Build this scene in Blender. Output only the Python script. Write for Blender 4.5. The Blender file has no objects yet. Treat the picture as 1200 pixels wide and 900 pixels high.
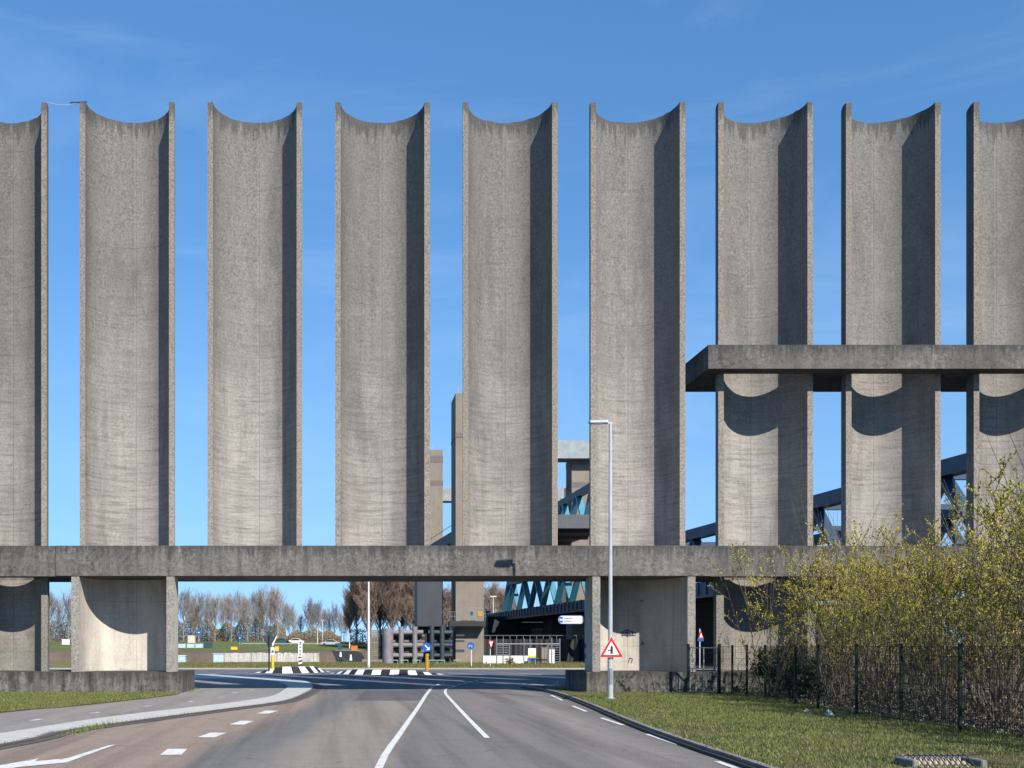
import bpy, bmesh, math, random
import numpy as np
from mathutils import Vector, Matrix
R = math.radians
random.seed(7)
rng = np.random.default_rng(7)
scene = bpy.context.scene
C = scene.collection

# ------------------------------------------------------------ camera, sky, sun
EYE = 2.07
F = 1250.0            # focal length in pixels of the 1200 px wide photograph
HX, HY = 400.0, 758.0  # principal point (a shift lens)
cam = bpy.data.cameras.new("camera")
cam.sensor_width = 36.0
cam.lens = F / 1200 * 36
cam.shift_x = (600 - HX) / 1200
cam.shift_y = (HY - 450) / 1200
cam.clip_end = 6000
camo = bpy.data.objects.new("camera", cam)
C.objects.link(camo)
camo.location = (0, 0, EYE)
camo.rotation_euler = (R(90), 0, 0)
scene.camera = camo

SUN_AZ, SUN_EL = 26.0, 38.2      # degrees right of the camera's back, height
w = bpy.data.worlds.new("World")
scene.world = w
w.use_nodes = True
nt = w.node_tree
nt.nodes.clear()
wo = nt.nodes.new('ShaderNodeOutputWorld')
bg = nt.nodes.new('ShaderNodeBackground')
sky = nt.nodes.new('ShaderNodeTexSky')
sky.sky_type = 'NISHITA'
sky.sun_disc = False
sky.sun_elevation = R(SUN_EL)
sky.sun_rotation = R(180 - SUN_AZ)
sky.air_density = 1.0
sky.dust_density = 0.0
sky.ozone_density = 4.5
bg.inputs['Strength'].default_value = 0.100
# faint high cirrus
tc = nt.nodes.new('ShaderNodeTexCoord')
mp = nt.nodes.new('ShaderNodeMapping')
mp.inputs['Scale'].default_value = (1.2, 1.2, 5.0)
mp.inputs['Rotation'].default_value = (0.15, 0.25, 0.3)
nz = nt.nodes.new('ShaderNodeTexNoise')
nz.inputs['Scale'].default_value = 2.2
nz.inputs['Detail'].default_value = 7
nz.inputs['Roughness'].default_value = 0.6
nz.inputs['Distortion'].default_value = 0.6
rp = nt.nodes.new('ShaderNodeValToRGB')
rp.color_ramp.elements[0].position = 0.48
rp.color_ramp.elements[0].color = (0, 0, 0, 1)
rp.color_ramp.elements[1].position = 0.85
rp.color_ramp.elements[1].color = (0.12, 0.12, 0.12, 1)
mx = nt.nodes.new('ShaderNodeMixRGB')
mx.inputs[2].default_value = (6.5, 7.6, 9.0, 1)
hs = nt.nodes.new('ShaderNodeHueSaturation')
hs.inputs['Saturation'].default_value = 1.16
hs.inputs['Hue'].default_value = 0.499
nt.links.new(tc.outputs['Generated'], mp.inputs[0])
nt.links.new(mp.outputs[0], nz.inputs['Vector'])
nt.links.new(nz.outputs[0], rp.inputs[0])
nt.links.new(rp.outputs[0], mx.inputs[0])
nt.links.new(sky.outputs[0], hs.inputs['Color'])
svm = nt.nodes.new('ShaderNodeMapping')
svm.inputs['Location'].default_value = (0, 0, 0.13)
svm.inputs['Scale'].default_value = (1, 1, 0.62)
nt.links.new(tc.outputs['Generated'], svm.inputs[0])
if 'Vector' in sky.inputs: nt.links.new(svm.outputs[0], sky.inputs['Vector'])
nt.links.new(hs.outputs[0], mx.inputs[1])
sz = nt.nodes.new('ShaderNodeSeparateXYZ')
nt.links.new(tc.outputs['Generated'], sz.inputs[0])
hr = nt.nodes.new('ShaderNodeValToRGB')
hr.color_ramp.elements[0].position = 0.0
hr.color_ramp.elements[0].color = (0.42, 0.42, 0.42, 1)
hr.color_ramp.elements[1].position = 0.34
hr.color_ramp.elements[1].color = (0, 0, 0, 1)
nt.links.new(sz.outputs['Z'], hr.inputs[0])
mh = nt.nodes.new('ShaderNodeMixRGB')
mh.inputs[2].default_value = (2.4, 4.1, 6.3, 1)
nt.links.new(hr.outputs[0], mh.inputs[0])
nt.links.new(mx.outputs[0], mh.inputs[1])
nt.links.new(mh.outputs[0], bg.inputs[0])
nt.links.new(bg.outputs[0], wo.inputs[0])

sl = bpy.data.lights.new("sun", 'SUN')
sl.energy = 5.0
sl.angle = R(0.5)
sl.color = (1.0, 0.94, 0.85)
so = bpy.data.objects.new("sun", sl)
C.objects.link(so)
ld = Vector((-math.sin(R(SUN_AZ)) * math.cos(R(SUN_EL)), math.cos(R(SUN_AZ)) * math.cos(R(SUN_EL)), -math.sin(R(SUN_EL))))
so.rotation_euler = ld.to_track_quat('-Z', 'Y').to_euler()
so.location = (20, -40, 50)

scene.view_settings.view_transform = 'Standard'
scene.view_settings.look = 'None'
scene.view_settings.exposure = 0.80
scene.view_settings.gamma = 1.0
scene.view_settings.use_curve_mapping = False
scene.cycles.max_bounces = 6

# ------------------------------------------------------------ coordinates
def gp(px, py, z=0.0):
    """point of the ground (or of height z) seen at a pixel of the photograph"""
    Y = (EYE - z) * F / (py - HY)
    return ((px - HX) * Y / F, Y)

def PX(px, Y): return (px - HX) * Y / F
def PZ(py, Y): return EYE + (HY - py) * Y / F

# ------------------------------------------------------------ materials
K = 0.78     # overall reflectance of the place under this exposure
def kc(c): return tuple(x * K for x in c)
def nodes(name):
    m = bpy.data.materials.new(name)
    m.use_nodes = True
    t = m.node_tree
    b = t.nodes['Principled BSDF']
    return m, t, b

def N(t, kind, **kw):
    n = t.nodes.new(kind)
    for k, v in kw.items():
        n.inputs[k].default_value = v
    return n

def noise(t, vec, scale, detail=4, rough=0.55, dist=0.0):
    n = N(t, 'ShaderNodeTexNoise', Scale=scale, Detail=detail, Roughness=rough, Distortion=dist)
    t.links.new(vec, n.inputs['Vector'])
    return n.outputs['Fac']

def mapping(t, vec, scale=(1, 1, 1), loc=(0, 0, 0), rot=(0, 0, 0)):
    n = N(t, 'ShaderNodeMapping')
    n.inputs['Scale'].default_value = scale
    n.inputs['Location'].default_value = loc
    n.inputs['Rotation'].default_value = rot
    t.links.new(vec, n.inputs[0])
    return n.outputs[0]

def ramp(t, fac, stops):
    n = t.nodes.new('ShaderNodeValToRGB')
    e = n.color_ramp.elements
    while len(e) < len(stops): e.new(0.5)
    for el, (p, c) in zip(e, stops):
        el.position = p
        el.color = (c, c, c, 1) if isinstance(c, (int, float)) else (*c, 1)
    t.links.new(fac, n.inputs[0])
    return n.outputs[0]

def mix(t, fac, a, b, kind='MIX'):
    n = t.nodes.new('ShaderNodeMixRGB')
    n.blend_type = kind
    for i, v in enumerate((fac, a, b)):
        if hasattr(v, 'is_output'): t.links.new(v, n.inputs[i])
        elif isinstance(v, (int, float)): n.inputs[i].default_value = v if i == 0 else (v, v, v, 1)
        else: n.inputs[i].default_value = (*v, 1)
    return n.outputs[0]

def math_n(t, op, a, b=0.0, clamp=False):
    n = t.nodes.new('ShaderNodeMath')
    n.operation = op
    n.use_clamp = clamp
    for i, v in enumerate((a, b)):
        if hasattr(v, 'is_output'): t.links.new(v, n.inputs[i])
        else: n.inputs[i].default_value = v
    return n.outputs[0]

def objvec(t, per_object=True):
    tc = t.nodes.new('ShaderNodeTexCoord')
    v = tc.outputs['Object']
    if per_object:
        oi = t.nodes.new('ShaderNodeObjectInfo')
        a = t.nodes.new('ShaderNodeVectorMath'); a.operation = 'MULTIPLY_ADD'
        t.links.new(oi.outputs['Random'], a.inputs[0])
        a.inputs[1].default_value = (37, 53, 0)
        t.links.new(v, a.inputs[2])
        return a.outputs[0], v
    return v, v

def bump(t, b, h, strength=0.3, dist=0.02):
    n = N(t, 'ShaderNodeBump', Strength=strength, Distance=dist)
    t.links.new(h, n.inputs['Height'])
    t.links.new(n.outputs[0], b.inputs['Normal'])

def plain(name, c, c2=None, scale=3.0, rough=0.6, metal=0.0, bmp=0.0, stretch=(1, 1, 1), detail=5):
    m, t, b = nodes(name)
    v, _ = objvec(t)
    v = mapping(t, v, stretch)
    f = noise(t, v, scale, detail, 0.6)
    c2 = c2 or tuple(x * 0.72 for x in c)
    c, c2 = kc(c), kc(c2)
    col = mix(t, ramp(t, f, [(0.32, 0.0), (0.68, 1.0)]), c2, c)
    t.links.new(col, b.inputs['Base Color'])
    b.inputs['Roughness'].default_value = rough
    b.inputs['Metallic'].default_value = metal
    if bmp: bump(t, b, f, bmp)
    return m

def concrete(name, base, dark, speckle=0.5, streak=0.5, lines=0.3, seam=False, graded=False, fine=9.0, bumps=0.5, drip=0.0, topz=0.0, edge=None, edgecol=(0.22, 0.19, 0.16)):
    base, dark, edgecol = kc(base), kc(dark), kc(edgecol)
    m, t, b = nodes(name)
    v, raw = objvec(t)
    big = noise(t, v, 0.33, 6, 0.62, 0.3)
    col = mix(t, ramp(t, big, [(0.35, 0.0), (0.66, 1.0)]), tuple(d * 0.5 + c * 0.5 for c, d in zip(base, dark)), base)
    # streaks that run down the face
    st = noise(t, mapping(t, v, (1.6, 1.6, 0.10)), 1.7, 7, 0.65)
    sr = ramp(t, st, [(0.44, 0.0), (0.66, 1.0)])
    col = mix(t, math_n(t, 'MULTIPLY', sr, streak), col, dark)
    # board and pour lines across
    ln = noise(t, mapping(t, v, (0.55, 0.55, 7.5)), 1.2, 6, 0.75, 0.25)
    lr = ramp(t, ln, [(0.34, 0.60), (0.50, 1.0), (0.66, 1.18)])
    sep = t.nodes.new('ShaderNodeSeparateXYZ')
    t.links.new(raw, sep.inputs[0])
    z = sep.outputs['Z']
    lf = lines
    sp = noise(t, v, fine, 3, 0.75)
    sp2 = noise(t, v, fine * 2.3, 2, 0.8)
    spc = ramp(t, math_n(t, 'ADD', math_n(t, 'MULTIPLY', sp, 0.6), math_n(t, 'MULTIPLY', sp2, 0.4)),
               [(0.36, 0.42), (0.5, 0.95), (0.64, 1.5)])
    sf = math_n(t, 'MULTIPLY', speckle, ramp(t, noise(t, v, 0.8, 5, 0.65), [(0.34, 0.35), (0.62, 1.0)]))
    if graded:
        # rough washed aggregate high up, smoother and paler low down (object z from 6.4 to 26)
        wob = math_n(t, 'MULTIPLY', noise(t, v, 0.5, 4), 5.0)
        hgt = math_n(t, 'ADD', z, wob)
        g = ramp(t, math_n(t, 'DIVIDE', hgt, 30.0), [(0.36, 0.0), (0.62, 0.6), (0.88, 1.0)])
        sf = math_n(t, 'MULTIPLY', math_n(t, 'ADD', math_n(t, 'MULTIPLY', g, 0.60), speckle * 0.5), ramp(t, noise(t, v, 0.8, 5, 0.65), [(0.34, 0.45), (0.62, 1.0)]))
        lf = math_n(t, 'SUBTRACT', lines, math_n(t, 'MULTIPLY', g, lines * 0.85), True)
        col = mix(t, g, col, tuple(c * 0.55 + d * 0.05 for c, d in zip((base[0] * .97, base[1], base[2] * 1.03), dark)))
        lite = ramp(t, math_n(t, 'DIVIDE', hgt, 30.0), [(0.22, 0.35), (0.36, 0.45), (0.62, 0.0)])
        col = mix(t, lite, col, tuple(min(1, c * 1.3) for c in base))
    col = mix(t, lf, col, lr, 'MULTIPLY')
    col = mix(t, sf, col, spc, 'MULTIPLY')
    if seam:
        sx = math_n(t, 'ABSOLUTE', math_n(t, 'ADD', sep.outputs['X'], -0.05))
        s = math_n(t, 'LESS_THAN', sx, 0.018)
        col = mix(t, math_n(t, 'MULTIPLY', s, 0.45), col, dark)
        # the two formwork halves differ a little
        hv = math_n(t, 'GREATER_THAN', sep.outputs['X'], -0.05)
        col = mix(t, math_n(t, 'MULTIPLY', hv, 0.10), col, tuple(min(1, c * 1.5) for c in base))
    if seam:
        oi = t.nodes.new('ShaderNodeObjectInfo')
        tone = math_n(t, 'ADD', math_n(t, 'MULTIPLY', oi.outputs['Random'], 0.26), 0.85)
        cmb = t.nodes.new('ShaderNodeCombineXYZ')
        for k_ in range(3): t.links.new(tone, cmb.inputs[k_])
        col = mix(t, 1.0, col, cmb.outputs[0], 'MULTIPLY')
        # damp, lichen-dark patches of uneven shape
        pt = noise(t, mapping(t, v, (0.9, 0.9, 0.22), (5, 9, 3)), 0.8, 8, 0.68, 0.6)
        col = mix(t, math_n(t, 'MULTIPLY', ramp(t, pt, [(0.50, 0.0), (0.68, 1.0)]), 0.38), col, dark)
        # rare horizontal casting joints, wobbling a little
        jw = math_n(t, 'ADD', z, math_n(t, 'ADD', math_n(t, 'MULTIPLY', noise(t, v, 0.7, 3), 0.25), math_n(t, 'MULTIPLY', oi.outputs['Random'], 2.0)))
        jf = math_n(t, 'FRACT', math_n(t, 'DIVIDE', jw, 3.1))
        jl = math_n(t, 'LESS_THAN', jf, 0.011)
        jn = ramp(t, noise(t, v, 1.1, 4), [(0.45, 0.0), (0.6, 1.0)])
        col = mix(t, math_n(t, 'MULTIPLY', math_n(t, 'MULTIPLY', jl, jn), 0.5), col, dark)
    if edge is not None:
        # the washed front edge of a shell is browner and coarser than its inside
        em = math_n(t, 'LESS_THAN', sep.outputs['Y'], edge)
        ec = mix(t, 0.8, mix(t, 0.3, edgecol, col), ramp(t, noise(t, v, 13.0, 3, 0.85), [(0.36, 0.45), (0.5, 0.95), (0.64, 1.4)]), 'MULTIPLY')
        col = mix(t, em, col, ec)
    if drip:
        # lichen and dirt hanging from the upper rim
        dn = noise(t, mapping(t, v, (3.2, 3.2, 0.35)), 1.6, 6, 0.7)
        dz = math_n(t, 'SUBTRACT', topz, z)
        lim = math_n(t, 'MULTIPLY', math_n(t, 'SUBTRACT', dn, 0.30, True), drip * 4.5)
        dm = ramp(t, math_n(t, 'SUBTRACT', lim, dz), [(0.0, 0.0), (0.45, 1.0)])
        col = mix(t, math_n(t, 'MULTIPLY', dm, 0.62), col, tuple(d * 0.75 for d in dark))
    t.links.new(col, b.inputs['Base Color'])
    b.inputs['Roughness'].default_value = 0.92
    b.inputs['Specular IOR Level'].default_value = 0.25
    h = math_n(t, 'ADD', math_n(t, 'MULTIPLY', sp, 1.0), math_n(t, 'MULTIPLY', ln, 0.4))
    bump(t, b, h, bumps, 0.03)
    return m

M = {}
M['shell'] = concrete('washed_concrete', (0.318, 0.292, 0.264), (0.062, 0.060, 0.059), speckle=0.72, streak=0.46, lines=1.0, seam=True, graded=True, drip=0.8, topz=26.07, edge=0.012, edgecol=(0.25, 0.21, 0.17))
M['pier'] = concrete('smooth_pale_concrete', (0.60, 0.55, 0.475), (0.20, 0.185, 0.17), speckle=0.28, streak=0.34, lines=0.2, seam=True, bumps=0.2, edge=-0.90, edgecol=(0.15, 0.142, 0.13))
M['pier_rough'] = concrete('lower_washed_concrete', (0.32, 0.29, 0.25), (0.075, 0.07, 0.066), speckle=0.62, streak=0.36, lines=0.5, seam=True, edge=0.012, edgecol=(0.2, 0.185, 0.16))
M['beam'] = concrete('weathered_beam_concrete', (0.185, 0.172, 0.158), (0.040, 0.040, 0.041), speckle=1.0, streak=0.42, lines=0.1, fine=5.5, drip=0.55, topz=6.44)
M['ledge'] = concrete('weathered_ledge_concrete', (0.170, 0.160, 0.147), (0.036, 0.036, 0.037), speckle=1.0, streak=0.42, lines=0.1, fine=5.5, drip=0.5, topz=15.13)
M['plinth'] = concrete('mossy_plinth_concrete', (0.19, 0.178, 0.155), (0.028, 0.028, 0.026), speckle=1.0, streak=0.85, lines=0.3, fine=5.0, drip=0.55, topz=0.99)
M['tower'] = concrete('beige_tower_concrete', (0.265, 0.225, 0.18), (0.16, 0.14, 0.12), speckle=0.15, streak=0.3, lines=0.2, bumps=0.1)
M['tower_band'] = plain('brown_tower_band', (0.17, 0.145, 0.125), rough=0.9)
M['grey_clad'] = plain('pale_grey_sheet', (0.29, 0.32, 0.335), (0.20, 0.23, 0.245), 1.2, 0.6)
M['navy_clad'] = plain('dark_slate_sheet', (0.035, 0.043, 0.055), (0.026, 0.032, 0.04), 0.5, 0.6)
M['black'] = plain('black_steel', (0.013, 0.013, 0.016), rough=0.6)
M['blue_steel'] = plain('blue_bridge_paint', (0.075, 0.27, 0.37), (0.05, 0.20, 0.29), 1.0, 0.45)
M['dark_blue'] = plain('dark_blue_bridge_paint', (0.018, 0.060, 0.115), (0.011, 0.038, 0.075), 0.6, 0.5)  # the same bridge paint with shade put into its colour
M['purple'] = plain('red_brown_flange_paint', (0.085, 0.03, 0.045), rough=0.5)
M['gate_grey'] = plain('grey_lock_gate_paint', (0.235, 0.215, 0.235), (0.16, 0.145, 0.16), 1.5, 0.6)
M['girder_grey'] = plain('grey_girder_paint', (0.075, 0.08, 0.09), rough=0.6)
M['gate_dark'] = plain('shadow_navy_gate_paint', (0.03, 0.045, 0.06), rough=0.6)  # shade on the second lock gate put into its colour
M['timber'] = plain('grey_weathered_timber', (0.25, 0.215, 0.175), (0.13, 0.11, 0.09), 1.0, 0.9, stretch=(0.4, 0.4, 5))
M['galv'] = plain('galvanised_steel', (0.50, 0.52, 0.54), (0.42, 0.44, 0.46), 3.0, 0.42, 0.35)
M['galv_dull'] = plain('dull_galvanised_steel', (0.27, 0.28, 0.29), rough=0.5, metal=0.3)
M['pole_white'] = plain('off_white_pole_paint', (0.74, 0.75, 0.74), (0.60, 0.62, 0.62), 2.0, 0.4)
M['pole_grey'] = plain('grey_lamp_post_paint', (0.50, 0.525, 0.545), (0.40, 0.42, 0.44), 2.5, 0.4, 0.15)
M['white'] = plain('white_paint', (0.80, 0.80, 0.79), (0.68, 0.68, 0.67), 2.0, 0.5)
M['pale_blue'] = plain('pale_blue_box_paint', (0.46, 0.60, 0.66), (0.36, 0.50, 0.57), 2.0, 0.6)
M['cream'] = plain('cream_render', (0.68, 0.60, 0.47), rough=0.8)
M['sign_red'] = plain('sign_red', (0.60, 0.012, 0.03), (0.5, 0.01, 0.025), 3, 0.4)
M['sign_blue'] = plain('sign_blue', (0.01, 0.11, 0.42), (0.01, 0.09, 0.36), 3, 0.4)
M['sign_white'] = plain('sign_white', (0.78, 0.78, 0.78), (0.70, 0.70, 0.70), 3, 0.4)
M['sign_black'] = plain('sign_black', (0.012, 0.012, 0.012), rough=0.5)
M['sign_back'] = plain('sign_back_grey', (0.045, 0.05, 0.06), rough=0.5)
M['yellow'] = plain('traffic_yellow', (0.78, 0.55, 0.01), (0.65, 0.45, 0.01), 3, 0.5)
M['ochre'] = plain('ochre_post', (0.52, 0.27, 0.015), rough=0.5)
M['orange'] = plain('orange_float', (0.75, 0.16, 0.02), rough=0.5)
M['green_paint'] = plain('dark_green_fence_paint', (0.010, 0.022, 0.017), rough=0.5)
M['green_paint'].node_tree.nodes['Principled BSDF'].inputs['Specular IOR Level'].default_value = 0.15
M['green_rail'] = plain('mint_green_rail_paint', (0.25, 0.42, 0.33), rough=0.5)
M['teal'] = plain('dark_teal_paint', (0.02, 0.07, 0.08), rough=0.5)
M['glass'] = plain('lamp_glass', (0.35, 0.36, 0.36), rough=0.15)
M['graffiti'] = plain('dark_blue_spray_paint', (0.07, 0.075, 0.12), rough=0.8)
M['kerb'] = plain('grey_kerb_concrete', (0.25, 0.24, 0.225), (0.14, 0.135, 0.125), 2.5, 0.9, bmp=0.2, detail=8)
M['tar'] = plain('black_tarred_joint', (0.03, 0.03, 0.03), (0.015, 0.015, 0.015), 2.0, 0.8, detail=8)  # black strip along the foot of the right kerb
M['kerb_dark'] = plain('dirty_gutter', (0.095, 0.088, 0.08), (0.05, 0.048, 0.045), 2.5, 0.9, detail=8)
M['litter'] = plain('dirty_white_litter', (0.55, 0.56, 0.58), rough=0.7)
M['cobble'] = plain('beige_cobble', (0.48, 0.40, 0.31), rough=0.8)
M['bark_pale'] = plain('pale_bark', (0.30, 0.27, 0.22), (0.16, 0.14, 0.115), 1.2, 0.9)
M['twig_grey'] = plain('grey_brown_twigs', (0.30, 0.275, 0.265), (0.20, 0.182, 0.175), 0.4, 0.9)
M['twig_brown'] = plain('red_brown_twigs', (0.31, 0.23, 0.175), (0.21, 0.155, 0.118), 0.3, 0.9)
M['stem'] = plain('willow_stem_bark', (0.19, 0.145, 0.095), (0.09, 0.07, 0.048), 1.0, 0.85)

def leafmat(name, c1, c2, c3):
    c1, c2, c3 = kc(c1), kc(c2), kc(c3)
    m, t, b = nodes(name)
    v, _ = objvec(t)
    f = noise(t, v, 0.9, 3, 0.6)
    g = noise(t, v, 14, 1, 0.5)
    col = mix(t, ramp(t, f, [(0.35, 0.0), (0.65, 1.0)]), c1, c2)
    col = mix(t, ramp(t, g, [(0.45, 0.0), (0.7, 1.0)]), col, c3)
    t.links.new(col, b.inputs['Base Color'])
    b.inputs['Roughness'].default_value = 0.65
    b.inputs['Specular IOR Level'].default_value = 0.2
    return m
M['catkin'] = leafmat('yellow_green_catkins', (0.30, 0.285, 0.05), (0.45, 0.40, 0.075), (0.66, 0.57, 0.13))
M['dark_leaf'] = leafmat('dark_green_leaf', (0.018, 0.035, 0.012), (0.03, 0.05, 0.018), (0.05, 0.07, 0.02))
M['olive_leaf'] = leafmat('olive_leaf', (0.27, 0.205, 0.125), (0.20, 0.15, 0.095), (0.31, 0.25, 0.14))
M['grass_blade'] = leafmat('grass_blade', (0.060, 0.112, 0.018), (0.125, 0.155, 0.030), (0.26, 0.225, 0.10))

def grassmat(name, c1, c2, c3, s=1.0, world=False):
    c1, c2, c3 = kc(c1), kc(c2), kc(c3)
    m, t, b = nodes(name)
    v, _ = objvec(t, False)
    a = noise(t, v, 0.45 * s, 6, 0.65)
    f = noise(t, v, 7 * s, 5, 0.8)
    col = mix(t, ramp(t, a, [(0.38, 0.0), (0.62, 1.0)]), c1, c2)
    col = mix(t, ramp(t, f, [(0.48, 0.0), (0.70, 0.9)]), col, c3)
    t.links.new(col, b.inputs['Base Color'])
    b.inputs['Roughness'].default_value = 0.95
    b.inputs['Specular IOR Level'].default_value = 0.1
    bump(t, b, f, 0.6, 0.05)
    return m
M['grass'] = grassmat('verge_grass', (0.060, 0.070, 0.026), (0.12, 0.105, 0.06), (0.17, 0.14, 0.09))
M['grass_far'] = grassmat('dyke_grass', (0.085, 0.12, 0.035), (0.13, 0.155, 0.05), (0.15, 0.14, 0.07), 0.2)
M['grass_dry'] = grassmat('dry_bank_grass', (0.13, 0.13, 0.05), (0.17, 0.17, 0.06), (0.20, 0.165, 0.09), 0.5)
M['soil'] = grassmat('bank_soil', (0.13, 0.10, 0.08), (0.17, 0.13, 0.105), (0.09, 0.08, 0.04), 0.3)
M['leaf_litter'] = grassmat('leaf_litter_soil', (0.035, 0.028, 0.02), (0.05, 0.038, 0.026), (0.10, 0.075, 0.05), 1.2)
M['quay'] = concrete('pale_quay_rubble', (0.50, 0.48, 0.44), (0.26, 0.24, 0.22), speckle=0.5, streak=0.3, lines=0.2, fine=2.0)

def asphalt(name, c1, c2, red, redness, streakrot=0.0, streak=0.5, lanes=False):
    c1, c2, red = kc(c1), kc(c2), kc(red)
    m, t, b = nodes(name)
    v, _ = objvec(t, False)
    big = noise(t, v, 0.11, 5, 0.6, 0.4)
    col = mix(t, ramp(t, big, [(0.36, 0.0), (0.62, 1.0)]), c1, c2)
    rd = noise(t, mapping(t, v, (0.5, 0.07, 1), (3, 1, 0), (0, 0, streakrot)), 0.9, 5, 0.55)
    col = mix(t, math_n(t, 'MULTIPLY', ramp(t, rd, [(0.38, 0.0), (0.60, 1.0)]), redness), col, red)
    if lanes:
        sp_ = t.nodes.new('ShaderNodeSeparateXYZ'); t.links.new(v, sp_.inputs[0])
        bend = math_n(t, 'ADD', math_n(t, 'MULTIPLY', sp_.outputs['Y'], -0.088), 2.9 + 0.088 * 17.6)
        u_ = math_n(t, 'ADD', sp_.outputs['X'], bend)
        u_ = math_n(t, 'ADD', u_, math_n(t, 'MULTIPLY', math_n(t, 'SUBTRACT', noise(t, mapping(t, v, (0.6, 0.12, 1)), 1.0, 6, 0.7), 0.5), 1.5))
        fr = math_n(t, 'DIVIDE', math_n(t, 'ADD', u_, 8.0), 20.0)
        q_ = lambda x: (x + 8.0) / 20.0
        redc, gry, tan, pnk = kc((0.285, 0.217, 0.172)), kc((0.140, 0.138, 0.135)), kc((0.255, 0.224, 0.194)), kc((0.245, 0.224, 0.205))
        lc = ramp(t, fr, [(q_(-8), kc((0.20, 0.165, 0.145))), (q_(-3.2), redc), (q_(-0.5), redc), (q_(0.35), gry), (q_(1.0), gry), (q_(1.8), tan), (q_(3.3), tan), (q_(3.9), kc((0.165, 0.155, 0.147))), (q_(6.4), kc((0.185, 0.172, 0.16))), (q_(7.2), kc((0.15, 0.143, 0.137))), (q_(8.2), pnk), (q_(9.4), kc((0.155, 0.147, 0.14))), (q_(10.5), pnk)])
        fade = ramp(t, math_n(t, 'DIVIDE', sp_.outputs['Y'], 60.0), [(0.70, 1.0), (0.86, 0.15)])
        col = mix(t, math_n(t, 'MULTIPLY', fade, 0.85), col, lc)
    st = noise(t, mapping(t, v, (1.3, 0.035, 1), (0, 0, 0), (0, 0, streakrot)), 1.0, 4, 0.6, 0.2)
    col = mix(t, streak, col, ramp(t, st, [(0.38, 0.50), (0.52, 1.0), (0.7, 1.12)]), 'MULTIPLY')
    sp = noise(t, v, 28, 3, 0.8)
    col = mix(t, 0.8, col, ramp(t, sp, [(0.35, 0.55), (0.5, 1.0), (0.66, 1.45)]), 'MULTIPLY')
    mid = noise(t, v, 1.7, 5, 0.7)
    col = mix(t, 0.4, col, ramp(t, mid, [(0.33, 0.75), (0.5, 1.0), (0.66, 1.15)]), 'MULTIPLY')
    # thin sealed cracks
    vo = t.nodes.new('ShaderNodeTexVoronoi')
    vo.feature = 'DISTANCE_TO_EDGE'
    vo.inputs['Scale'].default_value = 0.16
    wv = t.nodes.new('ShaderNodeVectorMath'); wv.operation = 'ADD'
    wn = N(t, 'ShaderNodeTexNoise', Scale=0.8, Detail=4)
    t.links.new(v, wn.inputs['Vector']); t.links.new(v, wv.inputs[0]); t.links.new(wn.outputs['Color'], wv.inputs[1])
    t.links.new(wv.outputs[0], vo.inputs['Vector'])
    cr = math_n(t, 'LESS_THAN', vo.outputs['Distance'], 0.0022)
    col = mix(t, math_n(t, 'MULTIPLY', cr, 0.5), col, (0.05, 0.05, 0.05))
    t.links.new(col, b.inputs['Base Color'])
    b.inputs['Roughness'].default_value = 0.85
    b.inputs['Specular IOR Level'].default_value = 0.3
    bump(t, b, sp, 0.35, 0.01)
    return m
M['asphalt'] = asphalt('worn_grey_asphalt', (0.150, 0.141, 0.133), (0.185, 0.174, 0.163), (0.205, 0.152, 0.125), 0.35, 0.12, 0.5, True)
M['asphalt_dark'] = asphalt('dark_crossing_asphalt', (0.105, 0.110, 0.125), (0.13, 0.135, 0.15), (0.14, 0.13, 0.13), 0.2, 1.5)
M['asphalt_red'] = asphalt('faded_red_asphalt', (0.235, 0.155, 0.115), (0.27, 0.19, 0.15), (0.29, 0.215, 0.17), 0.6, 0.35, 0.75)
M['asphalt_tan'] = asphalt('brown_worn_asphalt', (0.215, 0.175, 0.145), (0.25, 0.205, 0.17), (0.24, 0.175, 0.135), 0.5, 0.3, 0.8)
M['asphalt_path'] = asphalt('pinkish_path_asphalt', (0.235, 0.218, 0.202), (0.265, 0.247, 0.228), (0.245, 0.208, 0.185), 0.4, 0.2, 0.25)
M['asphalt_patch'] = asphalt('repaired_asphalt', (0.095, 0.095, 0.097), (0.115, 0.113, 0.112), (0.12, 0.11, 0.11), 0.2, 0.1, 0.3)

def worn_white(name, wear=0.45, tiles=False):
    m, t, b = nodes(name)
    v, _ = objvec(t, False)
    f = noise(t, v, 5, 6, 0.75)
    col = mix(t, ramp(t, f, [(0.28 + 0.1 * wear, 0.0), (0.40 + 0.1 * wear, 1.0)]), (0.16, 0.15, 0.14), (0.52, 0.52, 0.505))
    if tiles:
        br = t.nodes.new('ShaderNodeTexBrick')
        br.inputs['Scale'].default_value = 3.2
        br.inputs['Color1'].default_value = (1, 1, 1, 1)
        br.inputs['Color2'].default_value = (0.72, 0.70, 0.66, 1)
        br.inputs['Mortar'].default_value = (0.30, 0.28, 0.25, 1)
        br.inputs['Mortar Size'].default_value = 0.03
        t.links.new(v, br.inputs['Vector'])
        col = mix(t, 0.85, col, br.outputs['Color'], 'MULTIPLY')
        g = noise(t, v, 1.1, 5, 0.7)
        col = mix(t, ramp(t, g, [(0.56, 0.0), (0.76, 0.5)]), col, (0.25, 0.235, 0.20))
    t.links.new(col, b.inputs['Base Color'])
    b.inputs['Roughness'].default_value = 0.7
    return m
M['line'] = worn_white('white_road_paint', 0.60)
M['line_old'] = worn_white('worn_road_paint', 1.0)
M['tiles'] = worn_white('white_kerb_setts', 0.0, True)

mw, t, b = nodes('canal_water')
b.inputs['Base Color'].default_value = (0.03, 0.05, 0.05, 1)
b.inputs['Roughness'].default_value = 0.08
v, _ = objvec(t, False)
bump(t, b, noise(t, v, 1.2, 3), 0.3, 0.1)
M['water'] = mw

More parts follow.
